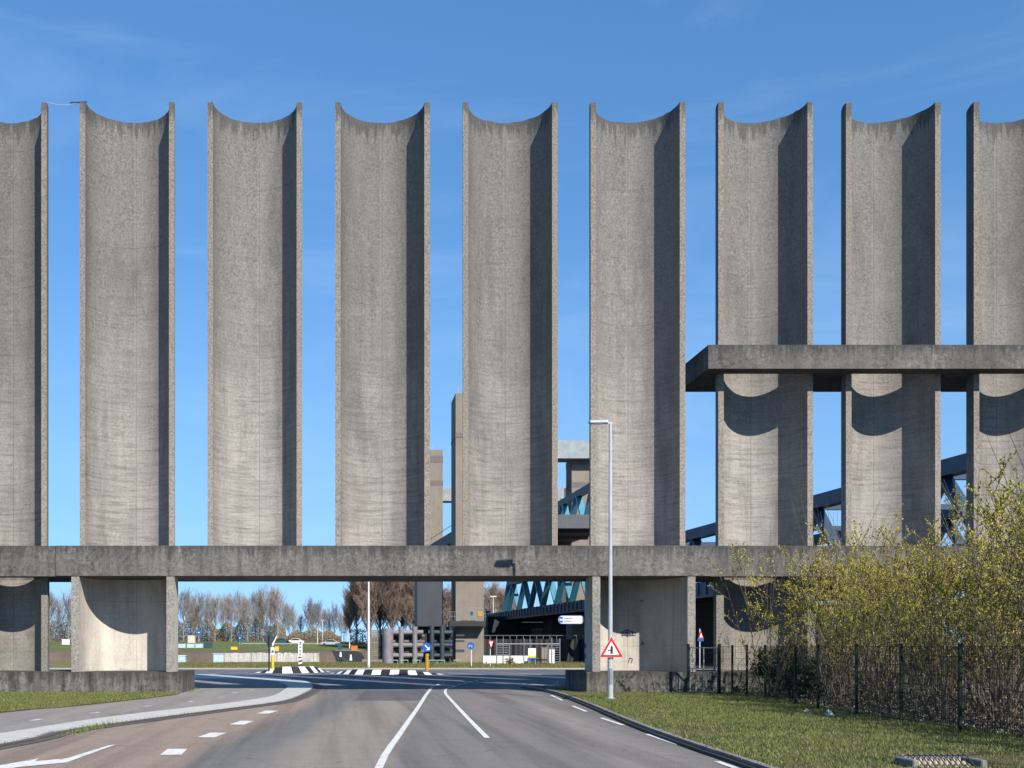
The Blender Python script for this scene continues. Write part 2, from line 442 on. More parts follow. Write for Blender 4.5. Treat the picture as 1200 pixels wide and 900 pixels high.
# ------------------------------------------------------------ mesh helpers
class MB:
    def __init__(s): s.v = []; s.f = []; s.mi = []
    def add(s, verts, faces, mi=0):
        o = len(s.v)
        s.v.extend(verts)
        s.f.extend([tuple(i + o for i in f) for f in faces])
        s.mi.extend([mi] * len(faces))
        return s
    def box(s, x0, x1, y0, y1, z0, z1, mi=0):
        v = [(x0, y0, z0), (x1, y0, z0), (x1, y1, z0), (x0, y1, z0), (x0, y0, z1), (x1, y0, z1), (x1, y1, z1), (x0, y1, z1)]
        f = [(0, 3, 2, 1), (4, 5, 6, 7), (0, 1, 5, 4), (1, 2, 6, 5), (2, 3, 7, 6), (3, 0, 4, 7)]
        return s.add(v, f, mi)
    def bar(s, p0, p1, wx, wz, up=(0, 0, 1), mi=0):
        """box beam from p0 to p1: width wx across, wz along 'up'"""
        p0, p1 = Vector(p0), Vector(p1)
        d = (p1 - p0).normalized()
        up = Vector(up)
        side = d.cross(up)
        if side.length < 1e-4: side = d.cross(Vector((1, 0, 0)))
        side.normalize()
        u = side.cross(d).normalized()
        vs = []
        for p in (p0, p1):
            for a, c in ((-1, -1), (1, -1), (1, 1), (-1, 1)):
                vs.append(tuple(p + side * a * wx / 2 + u * c * wz / 2))
        f = [(0, 1, 2, 3), (7, 6, 5, 4), (0, 4, 5, 1), (1, 5, 6, 2), (2, 6, 7, 3), (3, 7, 4, 0)]
        return s.add(vs, f, mi)
    def tube(s, p0, p1, r0, r1=None, n=8, mi=0, caps=True):
        r1 = r0 if r1 is None else r1
        p0, p1 = Vector(p0), Vector(p1)
        d = (p1 - p0).normalized()
        a = d.orthogonal().normalized()
        c = d.cross(a)
        vs = []
        for p, r in ((p0, r0), (p1, r1)):
            for k in range(n):
                th = 2 * math.pi * k / n
                vs.append(tuple(p + (a * math.cos(th) + c * math.sin(th)) * r))
        f = [(k, (k + 1) % n, n + (k + 1) % n, n + k) for k in range(n)]
        if caps: f += [tuple(range(n))[::-1], tuple(range(n, 2 * n))]
        return s.add(vs, f, mi)
    def path(s, pts, radii, n=5, mi=0):
        """tapering tube through points"""
        o = len(s.v); P = [Vector(p) for p in pts]
        a = None
        for i, p in enumerate(P):
            d = (P[min(i + 1, len(P) - 1)] - P[max(i - 1, 0)]).normalized()
            if a is None: a = d.orthogonal().normalized()
            else:
                a = (a - d * a.dot(d))
                a = a.normalized() if a.length > 1e-5 else d.orthogonal().normalized()
            c = d.cross(a)
            for k in range(n):
                th = 2 * math.pi * k / n
                q = p + (a * math.cos(th) + c * math.sin(th)) * radii[i]
                s.v.append((q.x, q.y, q.z))
        for i in range(len(P) - 1):
            for k in range(n):
                s.f.append((o + i * n + k, o + i * n + (k + 1) % n, o + (i + 1) * n + (k + 1) % n, o + (i + 1) * n + k)); s.mi.append(mi)
        return s
    def prism(s, pts, z0, z1, mi=0):
        """plan polygon (x,y) extruded in z"""
        n = len(pts)
        vs = [(x, y, z0) for x, y in pts] + [(x, y, z1) for x, y in pts]
        f = [tuple(range(n))[::-1], tuple(range(n, 2 * n))] + [(k, (k + 1) % n, n + (k + 1) % n, n + k) for k in range(n)]
        return s.add(vs, f, mi)
    def plate(s, pts, y0, y1, mi=0):
        """elevation polygon (x,z) given thickness in y"""
        n = len(pts)
        vs = [(x, y0, z) for x, z in pts] + [(x, y1, z) for x, z in pts]
        f = [tuple(range(n)), tuple(range(n, 2 * n))[::-1]] + [(k, n + k, n + (k + 1) % n, (k + 1) % n) for k in range(n)]
        return s.add(vs, f, mi)
    def sheet(s, pts, z, mi=0):
        vs = [(x, y, z) for x, y in pts]
        return s.add(vs, [tuple(range(len(pts)))], mi)
    def build(s, name, mats, parent=None, smooth=False, bevel=0.0, loc=None):
        me = bpy.data.meshes.new(name)
        me.from_pydata(s.v, [], s.f)
        if not isinstance(mats, (list, tuple)): mats = [mats]
        for m in mats: me.materials.append(M[m] if isinstance(m, str) else m)
        if len(mats) > 1: me.polygons.foreach_set('material_index', s.mi)
        me.validate()
        if any(len(f) > 4 for f in s.f) or True:
            bm = bmesh.new(); bm.from_mesh(me)
            if len(bm.faces) < 20000:
                big = [f for f in bm.faces if len(f.verts) > 4]
                if big: bmesh.ops.triangulate(bm, faces=big)
                if bevel: bmesh.ops.bevel(bm, geom=list(bm.edges), offset=bevel, segments=1, affect='EDGES', clamp_overlap=True)
                bmesh.ops.recalc_face_normals(bm, faces=bm.faces)
            bm.to_mesh(me); bm.free()
        if smooth: me.polygons.foreach_set('use_smooth', [True] * len(me.polygons))
        me.update()
        o = bpy.data.objects.new(name, me)
        C.objects.link(o)
        if parent: o.parent = parent
        if loc: o.location = loc
        return o

def tag(o, label, cat, group=None, kind=None):
    if label: o['label'] = label
    if cat: o['category'] = cat
    if group: o['group'] = group
    if kind: o['kind'] = kind
    return o
def thing(name, loc, label, cat, group=None, rz=0.0):
    o = bpy.data.objects.new(name, None)
    o.empty_display_size = 0.2
    C.objects.link(o)
    o.location = loc
    o.rotation_euler = (0, 0, rz)
    return tag(o, label, cat, group)
def structure(o): o['kind'] = 'structure'; return o
def copy_thing(root, loc, rz=0.0, scale=None, label=None):
    r = root.copy(); C.objects.link(r)
    r.location = loc; r.rotation_euler = (0, 0, rz)
    if scale: r.scale = scale
    if label: r['label'] = label
    for ch in list(root.children):
        c = ch.copy(); C.objects.link(c); c.parent = r
    return r

# ------------------------------------------------------------ ground, water, roads
g = MB()
g.sheet([(-900, -80), (6, -80), (6, 140), (-900, 140)], -0.012)
g.sheet([(6, -80), (900, -80), (900, 2500), (6, 2500)], -0.012)
g.add([(-900, 140, -0.012), (6, 140, -0.012), (6, 140, -2.2), (-900, 140, -2.2)], [(0, 1, 2, 3)])
g.add([(6, 140, -0.012), (6, 200, -0.012), (6, 200, -2.2), (6, 140, -2.2)], [(0, 1, 2, 3)])
structure(g.build('ground', 'grass'))
structure(MB().sheet([(-900, 139), (7, 139), (7, 201), (-900, 201)], -1.6).build('water', 'water'))
# the far bank: quay face, earth bank, dyke with trees on its crown
prof = [(200, -2.2, 'soil'), (200.5, 0.2, 'soil'), (203, 0.95, 'soil'), (212, 1.25, 'grass_far'), (240, 2.3, 'grass_far'), (278, 3.45, 'grass_far'), (2500, 3.45, 'grass_far')]
d = MB()
nx = 60
for a, b_ in zip(prof[:-1], prof[1:]):
    mi = 0 if a[2] == 'soil' else 1
    for k in range(nx):
        x0 = -900 + 906 * k / nx; x1 = -900 + 906 * (k + 1) / nx
        d.add([(x0, a[0], a[1]), (x1, a[0], a[1]), (x1, b_[0], b_[1]), (x0, b_[0], b_[1])], [(0, 1, 2, 3)], mi)
d.add([(6, 200, -2.2)] + [(6, p[0], p[1]) for p in prof[1:]] + [(6, 2500, -2.2)], [tuple(range(len(prof) + 1))], 0)
structure(d.build('dyke', ['soil', 'grass_far']))
structure(MB().sheet([(-900, 97.2), (5.95, 97.2), (5.95, 139.9), (-900, 139.9)], 0.09).sheet([(5.95, 97.2), (120, 97.2), (120, 128), (5.95, 128)], 0.09).build('grass_bank', 'grass_dry'))

road = MB()
road.sheet([(-18, -40), (12.5, -40), (12.5, 54.5), (-18, 54.5)], 0.0)
structure(road.build('road', 'asphalt'))
structure(MB().sheet([(-90, 54.5), (90, 54.5), (90, 96.8), (-90, 96.8)], 0.0).build('crossing_road', 'asphalt_dark'))
far_kerb = MB().box(-90, 90, 96.8, 97.2, -0.01, 0.14)
structure(far_kerb.build('far_kerb', 'tiles', bevel=0.02))

inner_px = [(0, 863), (67, 852), (133, 842), (200, 834), (267, 826), (317, 818), (333, 810), (337, 805), (325, 800), (300, 797), (262, 796.5)]
outer_px = [(0, 874), (67, 858.5), (133, 849), (200, 840), (267, 831.2), (333, 822), (358, 812.5), (366.5, 806), (360, 800), (333, 795.5), (300, 792.5), (262, 791.5)]
inner = [(-16.2, -20), (-11.6, 8)] + [gp(*p) for p in inner_px] + [(-16, 67)]
outer = [(-15.0, -20), (-10.3, 8)] + [gp(*p) for p in outer_px] + [(-16, 77)]
def smooth_line(pts, n=4):
    out = []
    P = [Vector((*p, 0)) for p in pts]
    for i in range(len(P) - 1):
        p0 = P[max(i - 1, 0)]; p1 = P[i]; p2 = P[i + 1]; p3 = P[min(i + 2, len(P) - 1)]
        for k in range(n):
            u = k / n
            q = 0.5 * ((2 * p1) + (p2 - p0) * u + (2 * p0 - 5 * p1 + 4 * p2 - p3) * u * u + (3 * p1 - p0 - 3 * p2 + p3) * u ** 3)
            out.append((q.x, q.y))
    out.append((P[-1].x, P[-1].y))
    return out
def resample(pts, n):
    P = np.array(pts); s = np.r_[0, np.cumsum(np.hypot(*np.diff(P, axis=0).T))]
    q = np.linspace(0, s[-1], n)
    return list(zip(np.interp(q, s, P[:, 0]), np.interp(q, s, P[:, 1])))
def strip_mesh(a, b, z, side=True):
    """band between two lines of equal length with vertical sides down to 0"""
    m = MB(); n = len(a)
    vs = [(x, y, z) for x, y in a] + [(x, y, z) for x, y in b]
    fs = [(i, i + 1, n + i + 1, n + i) for i in range(n - 1)]
    m.add(vs, fs)
    if side:
        for L in (a, b):
            vs = [(x, y, z) for x, y in L] + [(x, y, -0.01) for x, y in L]
            m.add(vs, [(i, i + 1, n + i + 1, n + i) for i in range(n - 1)])
    return m
def offset(line, d_):
    P = np.array(line); T = np.gradient(P, axis=0); T /= np.hypot(T[:, 0], T[:, 1])[:, None]
    return [tuple(p) for p in P + np.c_[T[:, 1], -T[:, 0]] * d_]
NI = 90
inn = resample(smooth_line(inner), NI)
out = resample(smooth_line(outer), NI)
structure(strip_mesh(inn, out, 0.075).build('kerb_strip', 'tiles'))
structure(strip_mesh(out, offset(out, 0.20), 0.04).build('kerb_stone', 'kerb_dark'))
structure(strip_mesh(offset(out, 0.20), offset(out, 0.48), 0.012, False).build('gutter', 'kerb_dark'))

grass_edge = smooth_line([(-18.5, -20), (-14.5, 15)] + [gp(*p) for p in [(0, 838), (67, 832), (133, 825), (200, 817)]] + [(-6.95, 46.0)])
# cycle path between the strip and the left verge
pathpoly = MB()
ie = resample(inn, 60)
pathpoly.sheet([(-26, -20)] + ie + [(-40, 67), (-40, 40), (-26, 20)], 0.06)
structure(pathpoly.build('cycle_path', 'asphalt_path'))
lv = MB()
lv.prism([(-60, -20)] + grass_edge + [(-60, 46.0)], 0.0, 0.10)
structure(lv.build('left_verge', 'grass'))

kerb_px = [(870, 897), (820, 880), (760, 858), (725, 843.5), (690, 828), (660, 816.5), (645, 812), (628, 808.5), (612, 806.5)]
kl = smooth_line([(5.6, -20), (6.4, 8)] + [gp(*p) for p in kerb_px])
kr = offset(kl, 0.14)
structure(strip_mesh(kl, kr, 0.12).build('right_kerb', 'kerb'))
structure(strip_mesh(offset(kl, -0.10), offset(kl, -0.003), 0.06).build('right_gutter', 'tar'))
rv = MB()
rv.prism(kr + [(10.5, 53), (60, 53), (60, -20)], 0.0, 0.11)
structure(rv.build('right_verge', 'grass'))
structure(MB().sheet([(14.6, 12), (14.9, 24), (15.4, 33.5), (16.8, 39), (17.2, 42), (17.2, 45.8), (45, 45.8), (45, 8)], 0.118).build('thicket_floor', 'leaf_litter'))

# coloured lanes and repairs, thin sheets laid on the road
gut = offset(out, 0.42)
structure(MB().sheet([gp(428, 809), gp(503, 809), gp(492, 821), gp(414, 821)], 0.0045).build('asphalt_repair', 'asphalt_patch'))

lines = MB()
def line_on(a, b, w0, m=lines, z=0.009):
    a, b = Vector(a), Vector(b); d = (b - a).normalized(); n = Vector((-d.y, d.x)) * w0 / 2
    m.sheet([tuple(a + n), tuple(b + n), tuple(b - n), tuple(a - n)], z)
c1 = smooth_line([(0.0, 8)] + [gp(444, 900), gp(470, 858), gp(490, 829), gp(500, 813.5), gp(506, 806)])
lo = MB()
def band(line, w0, m, z=0.009):
    a = offset(line, -w0 / 2); b_ = offset(line, w0 / 2); n = len(a)
    m.add([(x, y, z) for x, y in a] + [(x, y, z) for x, y in b_], [(i, i + 1, n + i + 1, n + i) for i in range(n - 1)])
band(c1, 0.14, lines)
band(smooth_line([gp(571, 865), gp(548, 841.5), gp(530, 822), gp(522, 812.5), gp(523, 807.5), gp(528, 805.5)]), 0.13, lines)
for a, b_ in [((646, 815), (659, 821)), ((671, 827.5), (687, 834)), ((704.5, 841.5), (730, 850)), ((758, 860.5), (795, 873)), ((840, 892.5), (862, 900.5))]:
    line_on(gp(*a), gp(*b_), 0.12)
structure(lines.build('lane_line', 'line'))
dm = MB()
for a, b_, ww in [((200, 885), (208, 878), 0.40), ((241, 864.5), (256, 859), 0.40), ((277, 849.5), (290, 845), 0.40), ((308, 836.5), (319, 833), 0.40)]:
    line_on(gp(*a), gp(*b_), ww, dm)
dm.sheet([gp(*p) for p in [(-8, 898.5), (33, 891.7), (46, 889), (41, 892.7), (79, 889), (127, 874), (136, 872.8), (78, 894), (20, 899.5), (-10, 905)]], 0.009)
structure(dm.build('lane_marking', 'line'))
pm = MB()
for p in [(36, 844.5), (107, 836), (169, 828), (220, 822.8), (256, 817.5), (273, 812), (293, 809)]:
    a = Vector(gp(*p, z=0.06)); line_on(a, a + Vector((0.12, 0.55)), 0.16, pm, 0.066)
structure(pm.build('cycle_path_marking', 'line_old'))
cl = MB()
for L in [[(338, 789), (380, 791.8), (420, 795.6), (470, 798.2), (520, 800.5)], [(525, 788.7), (570, 791), (617, 794.5)], [(567, 797.5), (600, 800), (637, 803)],
          [(585, 788.4), (620, 790), (662, 792.5)], [(363, 801), (380, 801.8), (398, 803)], [(226, 790.6), (245, 789.8), (285, 789), (330, 789)]]:
    band(smooth_line([gp(*p) for p in L]), 0.22, cl)
for k in range(6):
    u0, u1 = k / 6, (k + 0.5) / 6
    P = lambda u: gp(530 + 40 * u, 805 - 9.5 * u ** 0.8)
    line_on(P(u0), P(u1), 0.2, cl)
for k in range(3):
    line_on(gp(506 + 6 * k, 805 - 2 * k), gp(509 + 6 * k, 804 - 2 * k), 0.2, cl)
structure(cl.build('crossing_line', 'line_old'))

# ------------------------------------------------------------ the concrete wind screen
D = 47.0
S = D / F
RI, RO = 1.842, 2.087
def cx(i): return -9.438 + 5.627 * i
BT, BB = 6.44, 5.12        # beam top and bottom
LT, LB = 15.13, 14.10      # ledge
PT = 0.99                  # plinth top
HT = 26.07
def shell_plan(ri, ro, fwd=0.0, n=28):
    """plan of a half-round shell that opens toward -y; optional straight cheeks forward"""
    outp = [(-ro, -fwd)] if fwd else []
    outp += [(-ro * math.cos(math.pi * k / n), ro * math.sin(math.pi * k / n)) for k in range(n + 1)]
    if fwd: outp += [(ro, -fwd)]
    inp = ([(ri, -fwd)] if fwd else []) + [(ri * math.cos(math.pi * k / n), ri * math.sin(math.pi * k / n)) for k in range(n + 1)]
    if fwd: inp += [(-ri, -fwd)]
    return outp, inp
def shell(name, z0, z1, mat, parent, ri, ro, fwd, x, dark_rim=False):
    o_, i_ = shell_plan(ri, ro, fwd)
    # build from matching rings: wall as quads between outer and inner
    if fwd:
        O = o_; I = list(reversed(i_))       # both left -> right
    else:
        O = o_; I = list(reversed(i_))
    n = len(O)
    m = MB()
    nzs = max(2, int((z1 - z0) / 2.5))
    zs = [z0 + (z1 - z0) * k / nzs for k in range(nzs + 1)]
    for L, flip in ((O, False), (I, True)):
        vs = [(px_, py_, z) for z in zs for px_, py_ in L]
        fs = []
        for j in range(nzs):
            for i in range(n - 1):
                q = (j * n + i, j * n + i + 1, (j + 1) * n + i + 1, (j + 1) * n + i)
                fs.append(q[::-1] if not flip else q)
        m.add(vs, fs)
    for z, up in ((z0, False), (z1, True)):
        vs = [(px_, py_, z) for px_, py_ in O] + [(px_, py_, z) for px_, py_ in I]
        m.add(vs, [((i, i + 1, n + i + 1, n + i) if not up else (n + i, n + i + 1, i + 1, i)) for i in range(n - 1)])
    for a, b_ in ((O[0], I[0]), (O[-1], I[-1])):
        m.add([(a[0], a[1], z0), (b_[0], b_[1], z0), (b_[0], b_[1], z1), (a[0], a[1], z1)], [(0, 1, 2, 3)])
    me_o = m.build(name, mat, parent)
    bm = bmesh.new(); bm.from_mesh(me_o.data)
    bmesh.ops.remove_doubles(bm, verts=bm.verts, dist=0.0005)
    bmesh.ops.recalc_face_normals(bm, faces=bm.faces)
    for e in bm.edges:
        if len(e.link_faces) == 2 and e.calc_face_angle(0) > R(25): e.smooth = False
    for f in bm.faces: f.smooth = True
    rj = random.Random(int(x * 100) + int(z0 * 10))
    if z1 > 20:
        for v_ in bm.verts:
            if v_.co.z > z1 - 0.01: v_.co.z += rj.uniform(-0.03, 0.012)
    bm.to_mesh(me_o.data); bm.free()
    if z1 > 20: me_o.rotation_euler = (0, 0, R(rj.uniform(-0.35, 0.35)))
    me_o.location = (x, 0, 0)
    return me_o

left = thing('wind_screen', (cx(-1), D, 0), 'left wing of the concrete wind screen, one half-round shell at the left edge', 'wind screen')
mid = thing('wind_screen', (3.5, D, 0), 'middle of the concrete wind screen, five tall shells on a beam bridging the road', 'wind screen')
right = thing('wind_screen', (cx(6), D, 0), 'right wing of the concrete wind screen, tall shells with a second ledge at mid height', 'wind screen')
OX = {left: cx(-1), mid: 3.5, right: cx(6)}
JL, JR = PX(65, D - 0.9), PX(832, D - 0.9)

def hollow_beam(parent, x0, x1, z0, z1, idx, front, mat, name):
    """front band and the slab between and behind the shells; open inside each shell"""
    ox = OX[parent]
    m = MB()
    m.box(x0 - ox, x1 - ox, front, 0.012, z0, z1)
    rm = (RI + RO) / 2
    back = 3.35
    edges = [x0] + [cx(i) for i in idx] + [x1]
    for k in range(len(edges) - 1):
        a, b_ = edges[k], edges[k + 1]
        pts = []
        if k > 0:   # right half of the shell at a
            pts += [(a - ox + rm * math.sin(q), rm * math.cos(q)) for q in [R(90) * j / 12 for j in range(13)]]
        else: pts += [(a - ox, back), (a - ox, 0.014)]
        if k < len(edges) - 2:
            pts += [(b_ - ox - rm * math.cos(q), rm * math.sin(q)) for q in [R(90) * j / 12 for j in range(13)]]
        else: pts += [(b_ - ox, 0.014), (b_ - ox, back)]
        if k > 0: pts = [(a - ox, back)] + pts
        if k < len(edges) - 2: pts = pts + [(b_ - ox, back)]
        pts = [(p[0], max(p[1], 0.014)) for p in pts]
        m.prism(pts[::-1], z0, z1)
    return m.build(name, mat, parent)

# left wing
shell('shell', BT - 0.9, HT, 'shell', left, RI, RO, 0, 0)
shell('lower_shell', PT, BB, 'pier_rough', left, RI, 2.13, 0, 0)
hollow_beam(left, -34, JL - 0.012, BB, BT, [-1], -0.88, 'beam', 'beam')
# middle
for i in range(0, 5):
    shell('shell', BT, HT, 'shell', mid, RI, RO, 0, cx(i) - 3.5)
MF = 0.97
MB().box(JL - 3.5, JR - 3.5, -MF, 2.95, BB, BT).build('beam', 'beam', mid, bevel=0.02)
flanks = []
for i in (0, 4):
    flanks.append(shell('portal_pier', PT, BB, 'pier', mid, 1.885, 2.225, 0.93, cx(i) - 3.5))
# right wing
for i in (5, 6, 7):
    shell('shell', BT - 0.9, HT, 'shell', right, RI, RO, 0, cx(i) - OX[right])
    shell('lower_shell', PT, BB, 'pier_rough', right, RI, 2.17, 0, cx(i) - OX[right])
hollow_beam(right, JR + 0.012, 48, BB, BT, [5, 6, 7], -0.88, 'beam', 'beam')
hollow_beam(right, 15.87, 48, LB, LT, [5, 6, 7], -0.88, 'ledge', 'ledge')

# plinths
pl = MB()
pts = [(-60, -0.98), (-7.55, -0.98)] + [(-7.55 + 0.62 * math.sin(q), -0.36 - 0.62 * math.cos(q)) for q in [R(90) * k / 6 for k in range(1, 7)]] + [(-6.93, 3.4), (-60, 3.4)]
pl.prism(pts, 0, PT)
po = pl.build('plinth', 'plinth', None)
tag(po, 'long weathered concrete plinth with a rounded end, left of the road', 'plinth')
po.location = (0, D, 0)
po = MB().box(10.58, 60, -0.98, 3.4, 0, PT).build('plinth', 'plinth', bevel=0.015)
tag(po, 'square-ended concrete plinth behind the grass verge, right of the road', 'plinth')
po.location = (0, D, 0)
# graffiti on the right pier (unreadable scrawl)
gm = MB()
def scrawl(cx_, z, pts, w0=0.035):
    for a, b_ in zip(pts[:-1], pts[1:]):
        gm.append((a, b_))
def on_wall(px, py):
    """point on the inner curve of the right pier, 4 mm proud"""
    c = cx(4)
    X = PX(px, D + 1.7)
    r = 1.885 - 0.006
    dx = max(-r * .98, min(r * .98, X - c))
    yy = math.sqrt(r * r - dx * dx)
    Y = D + yy
    X = PX(px, Y); dx = max(-r * .98, min(r * .98, X - c)); yy = math.sqrt(r * r - dx * dx)
    return Vector((c + dx, D + yy, PZ(py, D + yy)))
gm = MB()
for L in [[(729, 746), (730, 741), (733, 738.5), (737, 738.5), (741, 741), (742, 745)], [(732, 745), (733, 741), (736, 740.5), (738, 745)], [(735, 738), (735, 747)], [(728, 744), (745, 744.5)],
          [(727, 741.5), (731, 740)], [(740, 740), (745, 742)], [(751, 756), (753, 752), (755, 756)], [(736, 777), (738, 771), (741, 772), (740, 777)], [(750, 705), (754, 703)]]:
    for a, b_ in zip(L[:-1], L[1:]):
        gm.bar(on_wall(*a), on_wall(*b_), 0.004, 0.045)
go = gm.build('spray_scrawl', 'graffiti', mid)
go.location = (-3.5, -D, 0)

# thin cable strung between the first two shell tops, with a bracket
cb = thing('bracket_cable', (cx(-1) + 2, D, HT), 'thin cable stretched between the tops of the two leftmost shells', 'cable')
m = MB()
x0, x1 = cx(-1) + RO, cx(0) - RO
pts = [(x0 + (x1 - x0) * k / 8 - cx(-1) - 2, 0.05, 0.02 - 0.12 * math.sin(math.pi * k / 8)) for k in range(9)]
m.path(pts, [0.010] * 9, 4)
m.build('wire', 'galv', cb)
MB().bar((x1 - 0.45 - cx(-1) - 2, 0.05, 0.0), (x1 + 0.3 - cx(-1) - 2, 0.05, 0.03), 0.04, 0.05).build('bracket', 'black', cb)

# ------------------------------------------------------------ near street furniture
def ring_plate(outer_, inner_, y0, y1, mi=0):
    return None
def triangle(cx_, cz, size, inv=False):
    h = size * math.sqrt(3) / 2
    pts = [(-size / 2, -h / 3), (size / 2, -h / 3), (0, 2 * h / 3)]
    if inv: pts = [(a, -b_) for a, b_ in pts][::-1]
    return [(cx_ + a, cz + b_) for a, b_ in pts]
def round_poly(pts, r, n=4):
    out = []
    N_ = len(pts)
    for i in range(N_):
        p = Vector(pts[i]); a = Vector(pts[i - 1]); b_ = Vector(pts[(i + 1) % N_])
        u = (a - p).normalized(); v_ = (b_ - p).normalized()
        q0 = p + u * r; q1 = p + v_ * r
        for k in range(n + 1):
            s_ = k / n
            out.append(tuple((1 - s_) ** 2 * q0 + 2 * s_ * (1 - s_) * p + s_ ** 2 * q1))
    return out

# street lamp on the right verge
Yl = 40.4
lx = PX(715.3, Yl)
lamp = thing('street_lamp', (lx, Yl, 0.1), 'tall pale street lamp on the right verge, in front of the concrete screen', 'street lamp')
ph = PZ(496, Yl) - 0.1
m = MB(); m.tube((0, 0, 0), (0, 0, 1.6), 0.105, 0.102, 16); m.tube((0, 0, 1.6), (0, 0, ph), 0.084, 0.055, 16)
m.tube((0, 0, 1.58), (0, 0, 1.64), 0.108, 0.086, 16)
m.build('pole', 'pole_grey', lamp, smooth=False)
MB().box(-0.05, 0.05, -0.112, -0.098, 0.55, 1.15).build('service_door', 'galv_dull', lamp)
MB().tube((0, 0, 0), (0, 0, 0.05), 0.17, 0.16, 16).build('base_flange', 'galv', lamp)
MB().bar((0.06, 0, ph + 0.0), (-0.28, 0, ph + 0.03), 0.07, 0.07).build('arm', 'pole_grey', lamp)
m = MB()
m.prism(round_poly([(-0.82, -0.13), (-0.10, -0.17), (-0.10, 0.17), (-0.82, 0.13)], 0.06), ph + 0.0, ph + 0.09)
m.build('lamp_head', 'galv', lamp, bevel=0.012)
MB().prism(round_poly([(-0.76, -0.10), (-0.30, -0.13), (-0.30, 0.13), (-0.76, 0.10)], 0.05), ph - 0.03, ph - 0.001).build('lamp_glass', 'glass', lamp)

# warning sign clamped to the lamp post: triangle with a side road on the left
sg = thing('warning_sign', (lx, Yl - 0.16, PZ(762, Yl)), 'red-bordered triangular warning sign with a side-road symbol, on the lamp post by the verge', 'road sign')
m = MB(); m.plate(round_poly(triangle(0, 0, 0.93), 0.05), 0, 0.03); m.build('plate', 'sign_white', sg)
m = MB()
o_ = triangle(0, 0, 0.89); i_ = triangle(0, 0, 0.60)
m2 = MB()
for k in range(3):
    a, b_ = o_[k], o_[(k + 1) % 3]; c_, d_ = i_[k], i_[(k + 1) % 3]
    m2.plate([a, b_, d_, c_], -0.006, -0.001)
m2.build('red_border', 'sign_red', sg)
m = MB(); m.plate([(-0.035, -0.13), (0.055, -0.13), (0.055, 0.12), (0.01, 0.20), (-0.035, 0.12)], -0.006, -0.001); m.plate([(-0.13, -0.02), (-0.036, -0.02), (-0.036, 0.02), (-0.13, 0.02)], -0.006, -0.001)
m.build('side_road_symbol', 'sign_black', sg)
for z_ in (-0.2, 0.12): MB().box(-0.07, 0.07, 0.03, 0.20, z_, z_ + 0.05).build('clamp', 'galv_dull', sg)

# cycle signpost behind the screen
Yd = 55.5
dx_ = PX(687, Yd)
sp_ = thing('signpost', (dx_, Yd, 0), 'white and blue banded signpost with rounded direction board, just behind the right portal pier', 'signpost')
m = MB()
zz = 0.0
bands = [(0.0, 1.45, 0)] + [(1.45, 1.7, 1), (1.7, 2.0, 0), (2.0, 2.25, 1), (2.25, 6.2, 0)]
for a, b_, mi in bands: m.tube((0, 0, a), (0, 0, b_), 0.075, None, 12, mi)
m.build('pole', ['pole_white', 'sign_blue'], sp_)
zc = PZ(726.3, Yd)
bw, bh = 31.5 * Yd / F, 10.3 * Yd / F
def stadium(x0, x1, zc_, h, n=8):
    r = h / 2
    return [(x0 + r - r * math.sin(q), zc_ + r * math.cos(q)) for q in [math.pi * k / n for k in range(n + 1)]] + [(x1 - r + r * math.sin(q), zc_ - r * math.cos(q)) for q in [math.pi * k / n for k in range(n + 1)]]
m = MB(); m.plate(stadium(-bw - 0.1, -0.1, zc, bh), -0.10, -0.06, 0)
b1 = m.build('direction_board', 'sign_blue', sp_)
MB().plate(stadium(-bw - 0.1 + 0.03, -0.13, zc, bh - 0.06), -0.104, -0.101).build('white_face', 'sign_white', b1)
m = MB(); m.box(-bw - 0.02, -bw + 0.16, -0.108, -0.105, zc - 0.15, zc + 0.15); m.build('blue_panel', 'sign_blue', b1)
m = MB(); m.plate([(-bw, zc), (-bw + 0.07, zc - 0.08), (-bw + 0.07, zc - 0.03), (-bw + 0.14, zc - 0.03), (-bw + 0.14, zc + 0.03), (-bw + 0.07, zc + 0.03), (-bw + 0.07, zc + 0.08)], -0.112, -0.109); m.build('arrow', 'sign_white', b1)
m = MB()
for zz, x1 in ((0.075, 0.62), (-0.07, 0.55)):
    x = 0.24
    while x < x1:
        l_ = random.uniform(0.03, 0.055); m.box(-bw + x, -bw + x + l_, -0.108, -0.105, zc + zz - 0.03, zc + zz + random.uniform(0.015, 0.04)); x += l_ + 0.014
m.build('lettering', 'sign_blue', b1)
for z_ in (-0.2, 0.16): MB().box(-0.3, 0.06, -0.058, 0.0, zc + z_, zc + z_ + 0.04).build('bracket', 'galv', sp_)

# generic signs beyond the junction
def post_sign(name, px, pbase, ptop, Y, label, cat, post='galv', rad=0.04):
    x = PX(px, Y)
    t_ = thing(name, (x, Y, 0.0), label, cat)
    MB().tube((0, 0, 0), (0, 0, PZ(ptop, Y)), rad, None, 10).build('post', post, t_)
    return t_
def disc(m, x, z, r, y0, y1, n=24, mi=0):
    return m.plate([(x + r * math.cos(2 * math.pi * k / n), z + r * math.sin(2 * math.pi * k / n)) for k in range(n)], y0, y1, mi)

